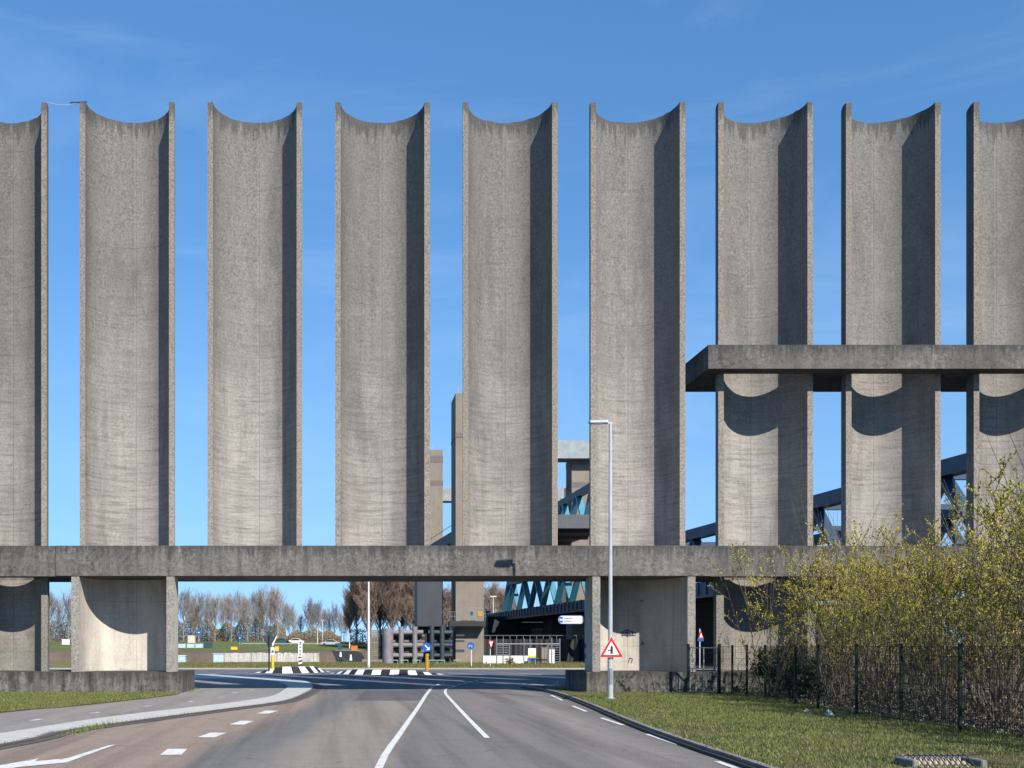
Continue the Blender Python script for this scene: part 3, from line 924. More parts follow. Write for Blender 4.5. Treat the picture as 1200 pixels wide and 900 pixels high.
# give-way sign seen from behind, dark, in front of the left island
Y = 84
t_ = post_sign('give_way_sign', 315.3, 789, 744, Y, 'dark back of a give-way sign on a black post near the left island', 'road sign', 'black', 0.06)
z = PZ(750, Y)
MB().plate(triangle(0, z, 1.15, True), 0.07, 0.11).build('sign_plate', 'sign_back', t_)
MB().plate([(-0.22, z + 0.2), (0.28, z + 0.2), (0.28, z + 0.62), (-0.22, z + 0.62)], 0.12, 0.16).build('upper_plate', 'teal', t_)
m = MB(); m.add([(0.12, 0.16, z + 0.32), (0.62, 0.4, z + 0.32), (0.26, 0.3, z - 0.55), (0.13, 0.17, z + 0.29), (0.61, 0.43, z + 0.30), (0.26, 0.33, z - 0.52)], [(0, 1, 2), (3, 5, 4), (0, 3, 4, 1), (1, 4, 5, 2), (2, 5, 3, 0)]); m.build('side_plate', 'sign_white', t_)
# yellow bollard with a small plate
Y = 90
t_ = post_sign('bollard', 319.5, 782, 768, Y, 'yellow traffic bollard with a small white plate on the left island', 'bollard', 'yellow', 0.13)
MB().plate([(-0.16, PZ(767, Y)), (0.16, PZ(767, Y)), (0.16, PZ(758.5, Y)), (-0.16, PZ(758.5, Y))], -0.05, 0.0).build('small_plate', 'sign_white', t_)
m = MB(); m.plate([(-0.10, PZ(765, Y)), (0.10, PZ(765, Y)), (0.10, PZ(762, Y)), (-0.10, PZ(762, Y))], -0.056, -0.052); m.build('symbol', 'sign_blue', t_)
MB().plate([(0.20, PZ(763, Y)), (0.52, PZ(763, Y)), (0.52, PZ(757.5, Y)), (0.20, PZ(757.5, Y))], -0.05, 0.0).build('yellow_plate', 'yellow', t_)
# white board with marks above a red and white board
Y = 96
t_ = post_sign('marker_board', 352, 782, 770, Y, 'narrow white board over red and white stripes, behind the left traffic island', 'road sign', 'galv_dull', 0.04)
m = MB(); z0, z1 = PZ(769.5, Y), PZ(753.2, Y)
MB().plate([(-0.19, z0), (0.19, z0), (0.19, z1), (-0.19, z1)], -0.06, -0.04).build('white_board', 'sign_white', t_)
for q in (0.15, 0.42, 0.68, 0.9):
    zz = z0 + (z1 - z0) * q
    m = MB(); disc(m, 0, zz, 0.10, -0.066, -0.062, 12); m.build('symbol', 'galv_dull', t_)
m = MB(); z2 = PZ(781, Y)
n_ = 5
for k in range(n_):
    a = z2 + (z0 - z2) * k / n_; b_ = z2 + (z0 - z2) * (k + 1) / n_
    m.plate([(-0.17, a), (0.17, a + 0.1), (0.17, min(b_ + 0.1, z0 - .01)), (-0.17, b_)], -0.06, -0.04, k % 2)
m.build('striped_board', ['purple', 'sign_white'], t_)
# blue keep-right sign on a yellow bollard
Y = 92
t_ = post_sign('keep_right_sign', 500.2, 785, 766, Y, 'round blue arrow sign on an ochre yellow bollard beside the lock gate', 'road sign', 'ochre', 0.16)
m = MB(); disc(m, 0, PZ(758.5, Y), 0.40, -0.07, -0.02); m.build('blue_disc', 'sign_blue', t_)
m = MB(); m.bar((-0.17, -0.08, PZ(758.5, Y) + 0.2), (0.12, -0.08, PZ(758.5, Y) - 0.12), 0.006, 0.09); m.plate([(0.22, PZ(758.5, Y) - 0.24), (0.22, PZ(758.5, Y) + 0.05), (-0.06, PZ(758.5, Y) - 0.24)], -0.08, -0.072)
m.build('arrow', 'sign_white', t_)
# blue disc on a white leaning post
Y = 104
t_ = post_sign('cycle_path_sign', 552.3, 782, 758, Y, 'round blue sign on a thin white post in front of the beige tower', 'road sign', 'pole_white', 0.055)
m = MB(); disc(m, -0.08, PZ(756.8, Y), 0.36, -0.10, -0.06); m.build('blue_disc', 'sign_blue', t_)
m = MB()
zc2 = PZ(756.8, Y)
for dx2 in (-0.24, 0.04):
    m.path([(dx2 + 0.07 * math.cos(q), -0.105, zc2 - 0.06 + 0.07 * math.sin(q)) for q in [2 * math.pi * k / 10 for k in range(11)]], [0.014] * 11, 4)
m.bar((-0.24, -0.105, zc2 - 0.06), (-0.12, -0.105, zc2 + 0.08), 0.01, 0.025); m.bar((-0.12, -0.105, zc2 + 0.08), (0.04, -0.105, zc2 - 0.06), 0.01, 0.025)
m.build('bicycle_symbol', 'sign_white', t_)
# red and white give-way sign turned sideways
t_ = thing('give_way_sign', (PX(574.5, 104), 104, 0), 'red-edged give-way sign on a thin post, by the white barrier blocks', 'road sign', rz=R(48))
MB().tube((0, 0, 0), (0, 0, PZ(750, 104)), 0.035, None, 8).build('post', 'pole_white', t_)
z = PZ(754, 104)
MB().plate(triangle(0, z, 1.0, True), -0.09, -0.05).build('red_plate', 'sign_red', t_)
MB().plate(triangle(0, z, 0.62, True), -0.096, -0.092).build('white_face', 'sign_white', t_)
# sign seen in the gap behind the gate
Y = 88
t_ = thing('warning_sign', (PX(820, Y), Y, 0), 'red triangle sign over a blue plate, in the narrow gap right of the portal pier', 'road sign', rz=R(38))
MB().tube((0, 0, 0), (0, 0, PZ(737, Y)), 0.045, None, 8).build('post', 'pole_white', t_)
z = PZ(745, Y)
m = MB(); m.plate(triangle(0.05, z, 0.75), -0.09, -0.05); m.build('red_plate', 'sign_red', t_)
MB().plate(triangle(0.05, z - 0.01, 0.42), -0.096, -0.092).build('white_face', 'sign_white', t_)
MB().plate([(-0.40, PZ(751.4, Y)), (0.42, PZ(751.4, Y)), (0.42, PZ(748, Y)), (-0.40, PZ(748, Y))], -0.09, -0.05).build('blue_plate', 'sign_blue', t_)
# lamp behind the island
t_ = thing('street_lamp', (PX(432, 101), 101, 0), 'thin white street lamp on the grass strip beyond the black and white kerb', 'street lamp')
MB().tube((0, 0, 0), (0, 0, 9.4), 0.125, 0.075, 12).build('pole', 'pole_white', t_)
MB().box(-0.75, -0.05, -0.12, 0.12, 9.3, 9.4).build('lamp_head', 'galv', t_, bevel=0.02)

# black and white island kerbs: sloped-face blocks on a curve
def island(ptsA, label, n, h=0.33, dep=0.6, first=0):
    P = resample(smooth_line(ptsA), n + 1)
    O = P[0]
    back = offset(P, -dep)
    t_ = thing('island_kerb', (O[0], O[1], 0), label, 'kerb')
    for k in range(n):
        m = MB()
        a, b_ = P[k], P[k + 1]; c_, d_ = back[k], back[k + 1]
        hk = h * min(1, 1.6 * (k + 0.6) / n * 2, 1.6 * (n - k - 0.4) / n * 2)
        q = [(a[0] - O[0], a[1] - O[1]), (b_[0] - O[0], b_[1] - O[1]), (d_[0] - O[0], d_[1] - O[1]), (c_[0] - O[0], c_[1] - O[1])]
        vs = [(x, y, 0) for x, y in q] + [(q[0][0] * .55 + q[3][0] * .45, q[0][1] * .55 + q[3][1] * .45, hk), (q[1][0] * .55 + q[2][0] * .45, q[1][1] * .55 + q[2][1] * .45, hk), (q[2][0], q[2][1], hk), (q[3][0], q[3][1], hk)]
        m.add(vs, [(0, 3, 2, 1), (4, 5, 6, 7), (0, 1, 5, 4), (1, 2, 6, 5), (2, 3, 7, 6), (3, 0, 4, 7)])
        m.build('kerb_block', 'white' if (k + first) % 2 == 0 else 'black', t_)
    return t_
island([gp(298, 788.3), gp(318, 789), gp(345, 789), gp(368, 788.4), gp(387, 787)], 'black and white kerb of the left traffic island, in sunlight', 13, 0.50, 1.0)
island([gp(386, 789), gp(410, 790.3), gp(450, 790.8), gp(490, 790.9), gp(521, 790.2)], 'black and white kerb of the right traffic island, mostly in shade', 17, 0.36, 0.9, 0)

# ------------------------------------------------------------ fence and gate on the right verge
FZ = 0.11
FH = 1.97
fp = [(16.35, 43.0), (16.45, 41.4), (15.95, 39.0), (15.45, 36.3), (15.02, 33.6), (14.92, 30.9), (14.75, 28.1), (14.5, 25.0), (14.3, 22.2), (14.1, 19.4), (13.9, 16.6), (13.7, 13.8)]
fence = thing('mesh_fence', (15.8, 43.1, FZ), 'dark green wire mesh fence along the verge, in front of the willow thicket', 'fence')
fo = Vector((15.8, 43.1))
fp = [(15.8, 43.1)] + fp
for x, y in fp:
    m = MB(); m.box(x - fo.x - 0.035, x - fo.x + 0.035, y - fo.y - 0.035, y - fo.y + 0.035, 0, FH + 0.05); m.box(x - fo.x - 0.045, x - fo.x + 0.045, y - fo.y - 0.045, y - fo.y + 0.045, FH + 0.05, FH + 0.07)
    m.build('post', 'green_paint', fence)
def mesh_panel(a, b_, h, parent, name='mesh_panel', step=0.10, r=0.0045):
    m = MB(); a, b_ = Vector(a), Vector(b_); L = (b_ - a).length; n = max(2, int(L / step))
    for k in range(1, n):
        p = a.lerp(b_, k / n); m.tube((p.x, p.y, 0.05), (p.x, p.y, h), r, None, 3, caps=False)
    for k in range(9):
        z = 0.05 + (h - 0.05) * k / 8; m.tube((a.x, a.y, z), (b_.x, b_.y, z), r * (1.6 if k in (0, 4, 8) else 1.2), None, 3, caps=False)
    return m.build(name, 'green_paint', parent)
for a, b_ in zip(fp[:-1], fp[1:]):
    mesh_panel(Vector(a) - fo, Vector(b_) - fo, FH, fence)
gx0, gy0 = gp(806, 811, 0.11); gy0 = 45.1; gx0 = PX(806.5, gy0)
gx1, gy1 = PX(843, 44.3), 44.3
gate = thing('mesh_gate', (gx0, gy0, FZ), 'mesh gate with pale steel frame at the far end of the fence by the plinth', 'gate')
for (x, y) in ((0, 0), (gx1 - gx0, gy1 - gy0)):
    MB().box(x - 0.05, x + 0.05, y - 0.05, y + 0.05, 0, FH + 0.12).build('post', 'green_paint', gate)
u = Vector((gx1 - gx0, gy1 - gy0)); e0, e1 = u * 0.06, u * 0.94
m = MB()
for z in (0.1, 1.05, FH - 0.05): m.bar((e0.x, e0.y, z), (e1.x, e1.y, z), 0.035, 0.045)
for e in (e0, u * 0.5, e1): m.bar((e.x, e.y, 0.08), (e.x, e.y, FH - 0.03), 0.035, 0.045, up=(0, 1, 0))
m.build('frame', 'galv_dull', gate)
mesh_panel(e0, e1, FH - 0.05, gate)
m = MB(); m.box(e1.x - 0.09, e1.x - 0.02, e1.y - 0.07, e1.y - 0.03, 0.98, 1.16); m.build('lock', 'galv', gate)
u2 = fence.location
mesh_panel(Vector((gx1, gy1)) - fo, Vector(fp[0]) - fo, FH, fence)

# storm drain in the verge: concrete lip, bars, cobbles
dr = thing('storm_drain', (PX(1097, 17.7), 17.7, 0.10), 'storm drain inlet with arched steel bars over rounded cobbles, low on the right verge', 'drain')
m = MB(); m.box(-0.72, -0.60, -0.5, 0.22, -0.02, 0.16); m.box(0.60, 0.72, -0.5, 0.22, -0.02, 0.16); m.box(-0.6, 0.6, 0.16, 0.26, -0.02, 0.20)
m.build('concrete_surround', 'kerb', dr, bevel=0.02)
MB().box(-0.6, 0.6, -0.55, 0.16, -0.02, 0.012).build('basin', 'black', dr)
m = MB()
m.tube((-0.6, 0.05, 0.20), (0.6, 0.05, 0.20), 0.016, None, 6)
for k in range(11):
    x = -0.55 + 0.11 * k
    m.path([(x, 0.14, 0.19), (x + 0.012, 0.02, 0.215), (x + 0.02, -0.12, 0.17), (x, -0.32, 0.06), (x - 0.01, -0.5, 0.0)], [0.013] * 5, 5)
m.build('bars', 'sign_back', dr)
m = MB()
for row, yy in enumerate((0.08, -0.08, -0.24, -0.4)):
    for k in range(10):
        x = -0.51 + 0.11 * k + random.uniform(-.01, .01)
        n0 = 8
        zz = 0.12 - 0.035 * row
        vs = []
        for j in range(1, 5):
            ph_ = math.pi * j / 10 * 1.0
            for q in range(n0):
                th = 2 * math.pi * q / n0
                vs.append((x + 0.05 * math.sin(ph_ * 1.25) * math.cos(th), yy + 0.075 * math.sin(ph_ * 1.25) * math.sin(th), zz - 0.05 + 0.07 * math.cos(ph_ * 1.25)))
        fs = [tuple(range(n0))] + [(r_ * n0 + q, r_ * n0 + (q + 1) % n0, (r_ + 1) * n0 + (q + 1) % n0, (r_ + 1) * n0 + q) for r_ in range(3) for q in range(n0)]
        m.add(vs, fs)
m.build('cobbles', 'cobble', dr, smooth=True)

dr.scale = (0.84, 0.84, 0.84)
# litter
def crumple(name, x, y, z, s, label, mat='litter', n=7):
    m = MB(); vs = []
    for j in range(4):
        for k in range(n):
            th = 2 * math.pi * k / n; rr = s * (0.9 - 0.22 * j) * random.uniform(0.6, 1.25)
            vs.append((rr * math.cos(th), 0.6 * rr * math.sin(th), s * 0.24 * j * random.uniform(0.7, 1.3)))
    fs = [(j * n + k, j * n + (k + 1) % n, (j + 1) * n + (k + 1) % n, (j + 1) * n + k) for j in range(3) for k in range(n)] + [tuple(range(3 * n, 4 * n))]
    m.add(vs, fs)
    o = m.build(name, mat); o.location = (x, y, z); return tag(o, label, 'litter')
x, y = gp(651, 806); crumple('crumpled_sheet', x, y, 0.0, 0.42, 'crumpled pale sheet lying in the shade at the foot of the right plinth')
x, y = gp(972, 839, .11); crumple('plastic_bag', x, y, 0.11, 0.20, 'white plastic bag lying by the fence, larger of the two light scraps')
x, y = gp(945, 834, .11); crumple('paper_scrap', x, y, 0.11, 0.11, 'small white paper scrap by the fence posts, left of the bag')

# ------------------------------------------------------------ bridges and towers beyond
def tower(name, px0, px1, ptop, Y, depth, label, bands=(), mat='tower'):
    x0, x1 = PX(px0, Y), PX(px1, Y)
    xc = (x0 + x1) / 2; hw = (x1 - x0) / 2
    t_ = thing(name, (xc, Y, 0), label, 'tower')
    H = PZ(ptop, Y)
    MB().box(-hw, hw, 0, depth, 0, H).build('shaft', mat, t_)
    for a, b_ in bands:
        za, zb = PZ(b_, Y), PZ(a, Y)
        MB().box(-hw - 0.03, hw + 0.03, -0.03, depth + 0.03, za, zb).build('band', 'tower_band', t_)
    for k in range(3): MB().tube((-hw + 0.3 + k * 0.8, 0.4, H), (-hw + 0.3 + k * 0.8, 0.4, H + 0.8 + 0.4 * (k % 2)), 0.05, None, 5).build('roof_mast', 'galv', t_)
    return t_
tB = tower('bridge_tower', 534, 567, 460.5, 130, 5.2, 'tallest beige concrete bridge tower, between the fourth and fifth shells', [(508, 513)])
tA = tower('bridge_tower', 495, 519, 527, 200, 6, 'shorter beige bridge tower left of the tallest one, in the gap beside the fourth shell', [(534, 542), (563, 569)])
tC = tower('bridge_tower', 670, 704, 537, 178, 4.5, 'beige bridge tower under the pale crossbeam, between the fifth and sixth shells', [(538, 545), (565, 571)])
tD = tower('bridge_tower', 658, 668, 572, 212, 4, 'narrow dark bridge tower just left of the beige one, behind the raised span', [], 'navy_clad')
o = MB().box(0, PX(705, 176) - PX(575, 176), 0, 4, 0, PZ(516, 176) - PZ(537, 176)).build('crossbeam', 'grey_clad'); o.location = (PX(575, 176), 176, PZ(537, 176))
tag(o, 'pale grey sheet-clad crossbeam on top of the bridge tower, right of the fifth shell', 'crossbeam')
o = MB().box(0, PX(661, 206) - PX(518, 206), 0, 3, 0, PZ(572, 206) - PZ(587, 206)).build('crossbeam', 'grey_clad'); o.location = (PX(518, 206), 206, PZ(587, 206))
tag(o, 'lower and farther grey crossbeam joining the shorter tower, left of the tallest one', 'crossbeam')
# dark clad lower block in front of the shorter tower
t_ = thing('control_block', (PX(504, 128), 128, 0), 'dark slate-clad block on black columns, left of the tallest beige tower', 'building')
x0, x1 = PX(489, 128) - PX(504, 128), PX(518, 128) - PX(504, 128)
MB().box(x0, x1, 0, 5, PZ(734, 128), PZ(662, 128)).build('clad_wall', 'navy_clad', t_)
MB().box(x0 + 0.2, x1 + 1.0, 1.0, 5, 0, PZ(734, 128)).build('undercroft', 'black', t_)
# walkway on the tall tower with signs
wk = thing('walkway', (PX(547, 129), 129, PZ(734, 129)), 'steel walkway with railing and small boards round the foot of the tallest tower', 'walkway')
def wx(p): return PX(p, 129) - PX(547, 129)
MB().box(wx(526), wx(568.5), -0.7, 0.9, 0, 0.62).build('deck', 'black', wk)
m = MB()
for k in range(15): x = wx(526) + (wx(568) - wx(526)) * k / 14; m.tube((x, -0.65, 0.62), (x, -0.65, 1.75), 0.02, None, 4)
for z in (1.2, 1.75): m.tube((wx(526), -0.65, z), (wx(568), -0.65, z), 0.025, None, 4)
m.build('railing', 'galv_dull', wk)
m = MB(); m.box(wx(549), wx(555), -0.75, -0.7, 1.15, 1.95); m.build('notice_board', 'galv_dull', wk)
m = MB(); m.box(wx(550.3), wx(553.7), -0.76, -0.755, 1.3, 1.8); m.build('notice_board', 'teal', wk)
m = MB(); m.box(wx(559), wx(564), -0.75, -0.7, 1.2, 1.85); m.build('notice_board', 'ochre', wk)
m = MB()
for a, b_ in (((549, 0.65), (549, 2.2)), ((566, 0.65), (566, 2.2))): m.tube((wx(a[0]), -0.7, a[1]), (wx(b_[0]), -0.7, b_[1]), 0.03, None, 4)
m.tube((wx(549), -0.7, 2.2), (wx(566), -0.7, 2.2), 0.03, None, 4); m.build('green_frame', 'green_rail', wk)

# truss road bridge
V = Vector((-0.072, 1.0, 0))
X0 = 48.7
ZB, ZT = 0.111 * X0, 0.2727 * X0
br = thing('truss_bridge', (X0 + V.x * 66, 66, 0), 'long blue steel truss bridge running away behind the right half of the screen', 'bridge')
bo = Vector((X0 + V.x * 66, 66, 0))
def bp(s_, d_, z): p = Vector((X0 + s_, 0, 0)) + V * d_; return Vector((p.x, p.y, z + EYE)) - bo
dN, dF = 66.0, 236.0
for s_ in (0.0, 17.0):
    lbl = None
    MB().bar(bp(s_, dN, ZB + 1.0), bp(s_, dF, ZB + 1.0), 0.7, 1.5).build('bottom_girder', 'dark_blue', br)
    MB().bar(bp(s_, dN, ZB + 0.12), bp(s_, dF, ZB + 0.12), 1.0, 0.24).build('bottom_flange', 'purple', br)
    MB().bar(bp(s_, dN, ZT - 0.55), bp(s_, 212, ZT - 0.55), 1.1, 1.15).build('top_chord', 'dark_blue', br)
    m = MB()
    d_ = dN
    while d_ < dF: m.bar(bp(s_ - 0.42, d_, ZB + 0.3), bp(s_ - 0.42, d_, ZB + 1.8), 0.12, 0.14, up=(0, 1, 0)); d_ += 2.2
    m.build('stiffeners', 'dark_blue', br)
    d_ = 208.5
    top = ZT - 1.1; botz = ZB + 1.75
    MB().bar(bp(s_, d_ + 3.6, top + 0.5), bp(s_, d_ + 8.0, botz), 1.05, 0.8, up=(0, 1, 0)).build('end_post', 'blue_steel', br)
    while d_ > dN + 8:
        MB().bar(bp(s_, d_ - 4.4, botz), bp(s_, d_, top), 0.95, 0.42, up=(0, 1, 0)).build('diagonal', 'blue_steel' if d_ > 135 else 'dark_blue', br)  # nearer diagonals take the blue with shade painted in
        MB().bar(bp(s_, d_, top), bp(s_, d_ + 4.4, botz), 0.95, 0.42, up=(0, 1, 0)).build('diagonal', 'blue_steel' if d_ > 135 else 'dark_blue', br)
        d_ -= 8.8
m = MB()
m.prism([(bp(0.4, dN, 0).x, bp(0.4, dN, 0).y), (bp(16.6, dN, 0).x, bp(16.6, dN, 0).y), (bp(16.6, dF, 0).x, bp(16.6, dF, 0).y), (bp(0.4, dF, 0).x, bp(0.4, dF, 0).y)], ZB + 0.5 + EYE, ZB + 1.1 + EYE)
m.build('deck', 'black', br)
m = MB(); d_ = 70
while d_ < 235: m.bar(bp(0.3, d_, ZB + 0.3), bp(16.7, d_, ZB + 0.3), 0.35, 0.6); d_ += 4.4
m.build('floor_beams', 'black', br)
m = MB(); d_ = 80
while d_ < 212: m.bar(bp(0.3, d_, ZT - 0.5), bp(16.7, d_, ZT - 0.5), 0.5, 0.5); d_ += 17.6
m.build('top_bracing', 'dark_blue', br)
for d_ in (236.2, 150, 67):
    m = MB()
    for s_ in ((0.5, 16.5) if d_ < 230 else ()):
        p = bp(s_, d_, 0); m.box(p.x - 0.8, p.x + 0.8, p.y - 0.8, p.y + 0.8, 0, ZB + EYE - 0.005)
    if d_ > 230:
        p = bp(0, d_, 0); q = bp(17, d_, 0); m.box(p.x - 4, q.x + 6, p.y, p.y + 2, 0, ZB + EYE - 0.01)
    m.build('abutment' if d_ > 230 else 'pillar', 'black' if d_ > 230 else 'navy_clad', br)  # far abutment black, the shade under the deck put into its colour
# ramp of the bridge beyond
m = MB(); m.box(0, 16, 0, 60, 0, ZB + EYE + 1.3)
o = m.build('bridge_ramp', 'dark_blue'); o.location = (X0 + V.x * 239 - 1.5, 239, 0); tag(o, 'dark approach ramp at the far end of the blue truss bridge', 'ramp')

# raised lifting span seen above the portal beam
YN = 150
xl, xr = PX(560, YN), PX(722, YN)
rs = thing('lifting_span', (xl, YN, PZ(619, YN)), 'raised bridge span with grey end girder, seen left of the street lamp head', 'bridge')
gh = PZ(603, YN) - PZ(619, YN)
MB().box(0, xr - xl, 0, 0.8, 0, gh).build('end_girder', 'girder_grey', rs)
m = MB(); L = 55
m.add([(0, 0.8, 0.1), (xr - xl, 0.8, 0.1), (xr - xl + V.x * L, L, 0.1), (V.x * L, L, 0.1), (0, 0.8, gh - .1), (xr - xl, 0.8, gh - .1), (xr - xl + V.x * L, L, gh - .1), (V.x * L, L, gh - .1)],
      [(0, 3, 2, 1), (4, 5, 6, 7), (0, 1, 5, 4), (1, 2, 6, 5), (2, 3, 7, 6), (3, 0, 4, 7)])
m.build('deck', 'black', rs)
m = MB()
for k in range(6): yy = 4 + 9 * k; m.bar((V.x * yy, yy, -0.05), (xr - xl + V.x * yy, yy, -0.05), 0.4, 0.5)
m.bar((2, 4, -0.1), (xr - xl - 2, 30, -0.1), 0.4, 0.35); m.build('under_bracing', 'purple', rs)
th = 5.6
def rp_(yy, z): return (xr - xl + V.x * yy - 0.5, yy, z)
MB().bar(rp_(0.6, gh + th), rp_(L - 8, gh + th - 1.2), 0.9, 1.0).build('top_chord', 'dark_blue', rs)
MB().bar(rp_(L - 8, gh + th - 1.2), rp_(L, gh), 0.9, 1.0).build('end_post', 'dark_blue', rs)
k = 0
yy = 0.8
while yy < L - 12:
    MB().bar(rp_(yy, gh + th), rp_(yy + 4, gh), 0.9, 0.5, up=(0, 1, 0)).build('diagonal', 'blue_steel', rs)
    MB().bar(rp_(yy + 4, gh), rp_(yy + 8, gh + th), 0.9, 0.5, up=(0, 1, 0)).build('diagonal', 'blue_steel', rs)
    yy += 8
MB().bar((0.3, 0.8, gh + 1.1), (0.3 + V.x * L, L, gh + 1.1), 0.08, 0.08).build('side_rail', 'galv_dull', rs)

# under-bridge shade put into black walls and boxes; beige and brown houses
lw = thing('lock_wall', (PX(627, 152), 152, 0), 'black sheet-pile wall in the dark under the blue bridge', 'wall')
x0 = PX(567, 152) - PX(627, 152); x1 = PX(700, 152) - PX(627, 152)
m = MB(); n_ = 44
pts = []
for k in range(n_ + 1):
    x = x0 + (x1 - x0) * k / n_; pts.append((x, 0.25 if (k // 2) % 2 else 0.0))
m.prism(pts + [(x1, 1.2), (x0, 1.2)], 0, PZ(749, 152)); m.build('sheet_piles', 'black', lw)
m = MB()
for k in range(18): x = x0 + (x1 - x0) * k / 17; m.tube((x, 0.5, PZ(749, 152)), (x, 0.5, PZ(744.5, 152)), 0.035, None, 4)
m.tube((x0, 0.5, PZ(744.6, 152)), (x1, 0.5, PZ(744.6, 152)), 0.035, None, 4); m.build('handrail', 'galv_dull', lw)
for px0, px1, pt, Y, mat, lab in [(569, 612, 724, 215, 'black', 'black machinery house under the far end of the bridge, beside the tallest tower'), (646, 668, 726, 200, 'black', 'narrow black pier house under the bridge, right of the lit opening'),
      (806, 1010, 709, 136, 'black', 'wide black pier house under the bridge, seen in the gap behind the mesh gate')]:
    t_ = thing('machine_house', (PX(px0, Y), Y, 0), lab, 'building')  # black boxes added to give the dark under the bridge
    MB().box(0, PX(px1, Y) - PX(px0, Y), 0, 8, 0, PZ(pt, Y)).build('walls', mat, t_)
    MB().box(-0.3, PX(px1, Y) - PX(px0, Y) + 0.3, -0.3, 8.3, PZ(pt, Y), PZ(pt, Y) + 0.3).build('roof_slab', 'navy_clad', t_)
t_ = thing('lock_house', (PX(668, 205), 205, 0), 'beige house wall half hidden by the signpost, under the blue bridge', 'building')
MB().box(0, 9, 0, 6, 0, PZ(734, 205)).build('walls', 'tower', t_)
MB().box(1.0, 2.2, -0.02, 0.1, 3.0, 4.6).build('window', 'black', t_)
t_ = thing('lock_house', (PX(628, 228), 228, 0), 'low brown house in the lit opening under the bridge', 'building')
MB().box(0, 5, 0, 5, 0, PZ(738, 228)).build('walls', 'timber', t_)
MB().box(-.2, 5.2, -.2, 5.2, PZ(738, 228), PZ(736.5, 228)).build('roof_slab', 'grey_clad', t_)

# stored lock gates
def lock_gate(px0, px1, ptop, Y, label, mat, plate, cols, big):
    xo = PX((px0 + px1) / 2, Y)
    t_ = thing('lock_gate', (xo, Y, 0), label, 'lock gate')
    f_ = lambda p: PX(p, Y) - xo
    H = PZ(ptop, Y)
    MB().box(f_(px0 + 4), f_(px1), 0.9, 1.1, 0, H - 0.5).build('skin_plate', plate, t_)
    if big: MB().tube((f_(px0 + 4.5), 0, 0), (f_(px0 + 4.5), 0, H + 0.1), 0.62, None, 16).build('heel_post', mat, t_)
    for c in cols:
        MB().tube((f_(c), 0, 0), (f_(c), 0, H + 0.3), 0.30, None, 10).build('upright', mat, t_)
    for z in (PZ(741, Y), PZ(756, Y), PZ(768, Y)):
        MB().tube((f_(px0 + 5), 0.15, z), (f_(px1 + 1), 0.15, z), 0.27, None, 10).build('crosspiece', mat, t_)
    m = MB()
    for za, zb in ((743.5, 745.5), (750, 752.5), (761, 764.5)):
        for c in range(3): m.box(f_(px0 + 10 + 14 * c), f_(px0 + 20 + 14 * c), 0.6, 0.88, PZ(zb, Y), PZ(za, Y))
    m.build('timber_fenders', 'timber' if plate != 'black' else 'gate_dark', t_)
    return t_
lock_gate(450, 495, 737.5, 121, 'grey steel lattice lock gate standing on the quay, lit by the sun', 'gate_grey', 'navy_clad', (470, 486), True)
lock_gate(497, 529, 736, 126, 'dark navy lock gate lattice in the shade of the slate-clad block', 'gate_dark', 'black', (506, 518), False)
t_ = thing('timber_wall', (PX(443, 137), 137, 0), 'grey timber slat wall left of the lattice lock gate', 'wall')
m = MB(); H = PZ(738, 137)
for k in range(16): m.box(PX(432, 137) - PX(443, 137), PX(449, 137) - PX(443, 137), 0.0, 0.12, H * k / 16 + 0.02, H * (k + 1) / 16 - 0.03)
m.build('slats', 'timber', t_)
m = MB()
for p in (434, 442): m.box(PX(p, 137) - PX(443, 137), PX(p + 1, 137) - PX(443, 137), -0.06, 0.0, 0, H)
m.build('uprights', 'timber', t_)
MB().box(PX(446, 137) - PX(443, 137), PX(452, 137) - PX(443, 137), -0.05, 0.5, 0.7, H - 0.6).build('hinge_column', 'black', t_)
o = MB().box(0, PX(453, 131) - PX(424, 131), 0, 0.4, 0, PZ(773, 131)).build('low_wall', 'pier_rough', bevel=0.02); o.location = (PX(424, 131), 131, 0); tag(o, 'low concrete wall at the foot of the timber slats', 'wall')
# little mint green rails along the grass by the gates
for k, p in enumerate((462, 474, 488, 507, 517, 536)):
    o = MB()
    w0 = 8 * 118 / F
    o.tube((-w0 / 2, 0, 0), (-w0 / 2, 0, 0.5), 0.04, None, 5).tube((w0 / 2, 0, 0), (w0 / 2, 0, 0.5), 0.04, None, 5).tube((-w0 / 2 - .05, 0, 0.5), (w0 / 2 + .05, 0, 0.5), 0.05, None, 5)
    ob = o.build('hoop_rail', 'green_rail'); ob.location = (PX(p, 118), 118, 0.08)
    tag(ob, 'low mint green hoop rail on the grass in front of the lock gates', 'rail', 'hoop rails by the lock gates')

# fenced compound under the bridge
comp = thing('steel_fence', (PX(619, 118), 118, 0.08), 'galvanised steel cage fence round the cabinets in front of the dark lock wall', 'fence')
def q(p): return PX(p, 118) - PX(619, 118)
for p, tp in ((582, 749), (589.5, 749), (597, 755), (614, 749), (621, 749), (642, 755), (646.5, 748), (656, 749)):
    MB().tube((q(p), 0, 0), (q(p), 0, PZ(tp, 118)), 0.06, None, 6).build('post', 'galv_dull', comp)
m = MB(); m.tube((q(582), 0, PZ(755.5, 118)), (q(656), 0, PZ(755.5, 118)), 0.05, None, 5); m.build('top_rail', 'galv_dull', comp)
m = MB()
for a, b_ in ((582, 597), (642, 656)):
    for k in range(9): z = 0.1 + (PZ(756, 118) - 0.2) * k / 8; m.tube((q(a), 0, z), (q(b_), 0, z), 0.03, None, 4)
m.build('gate_bars', 'galv_dull', comp)
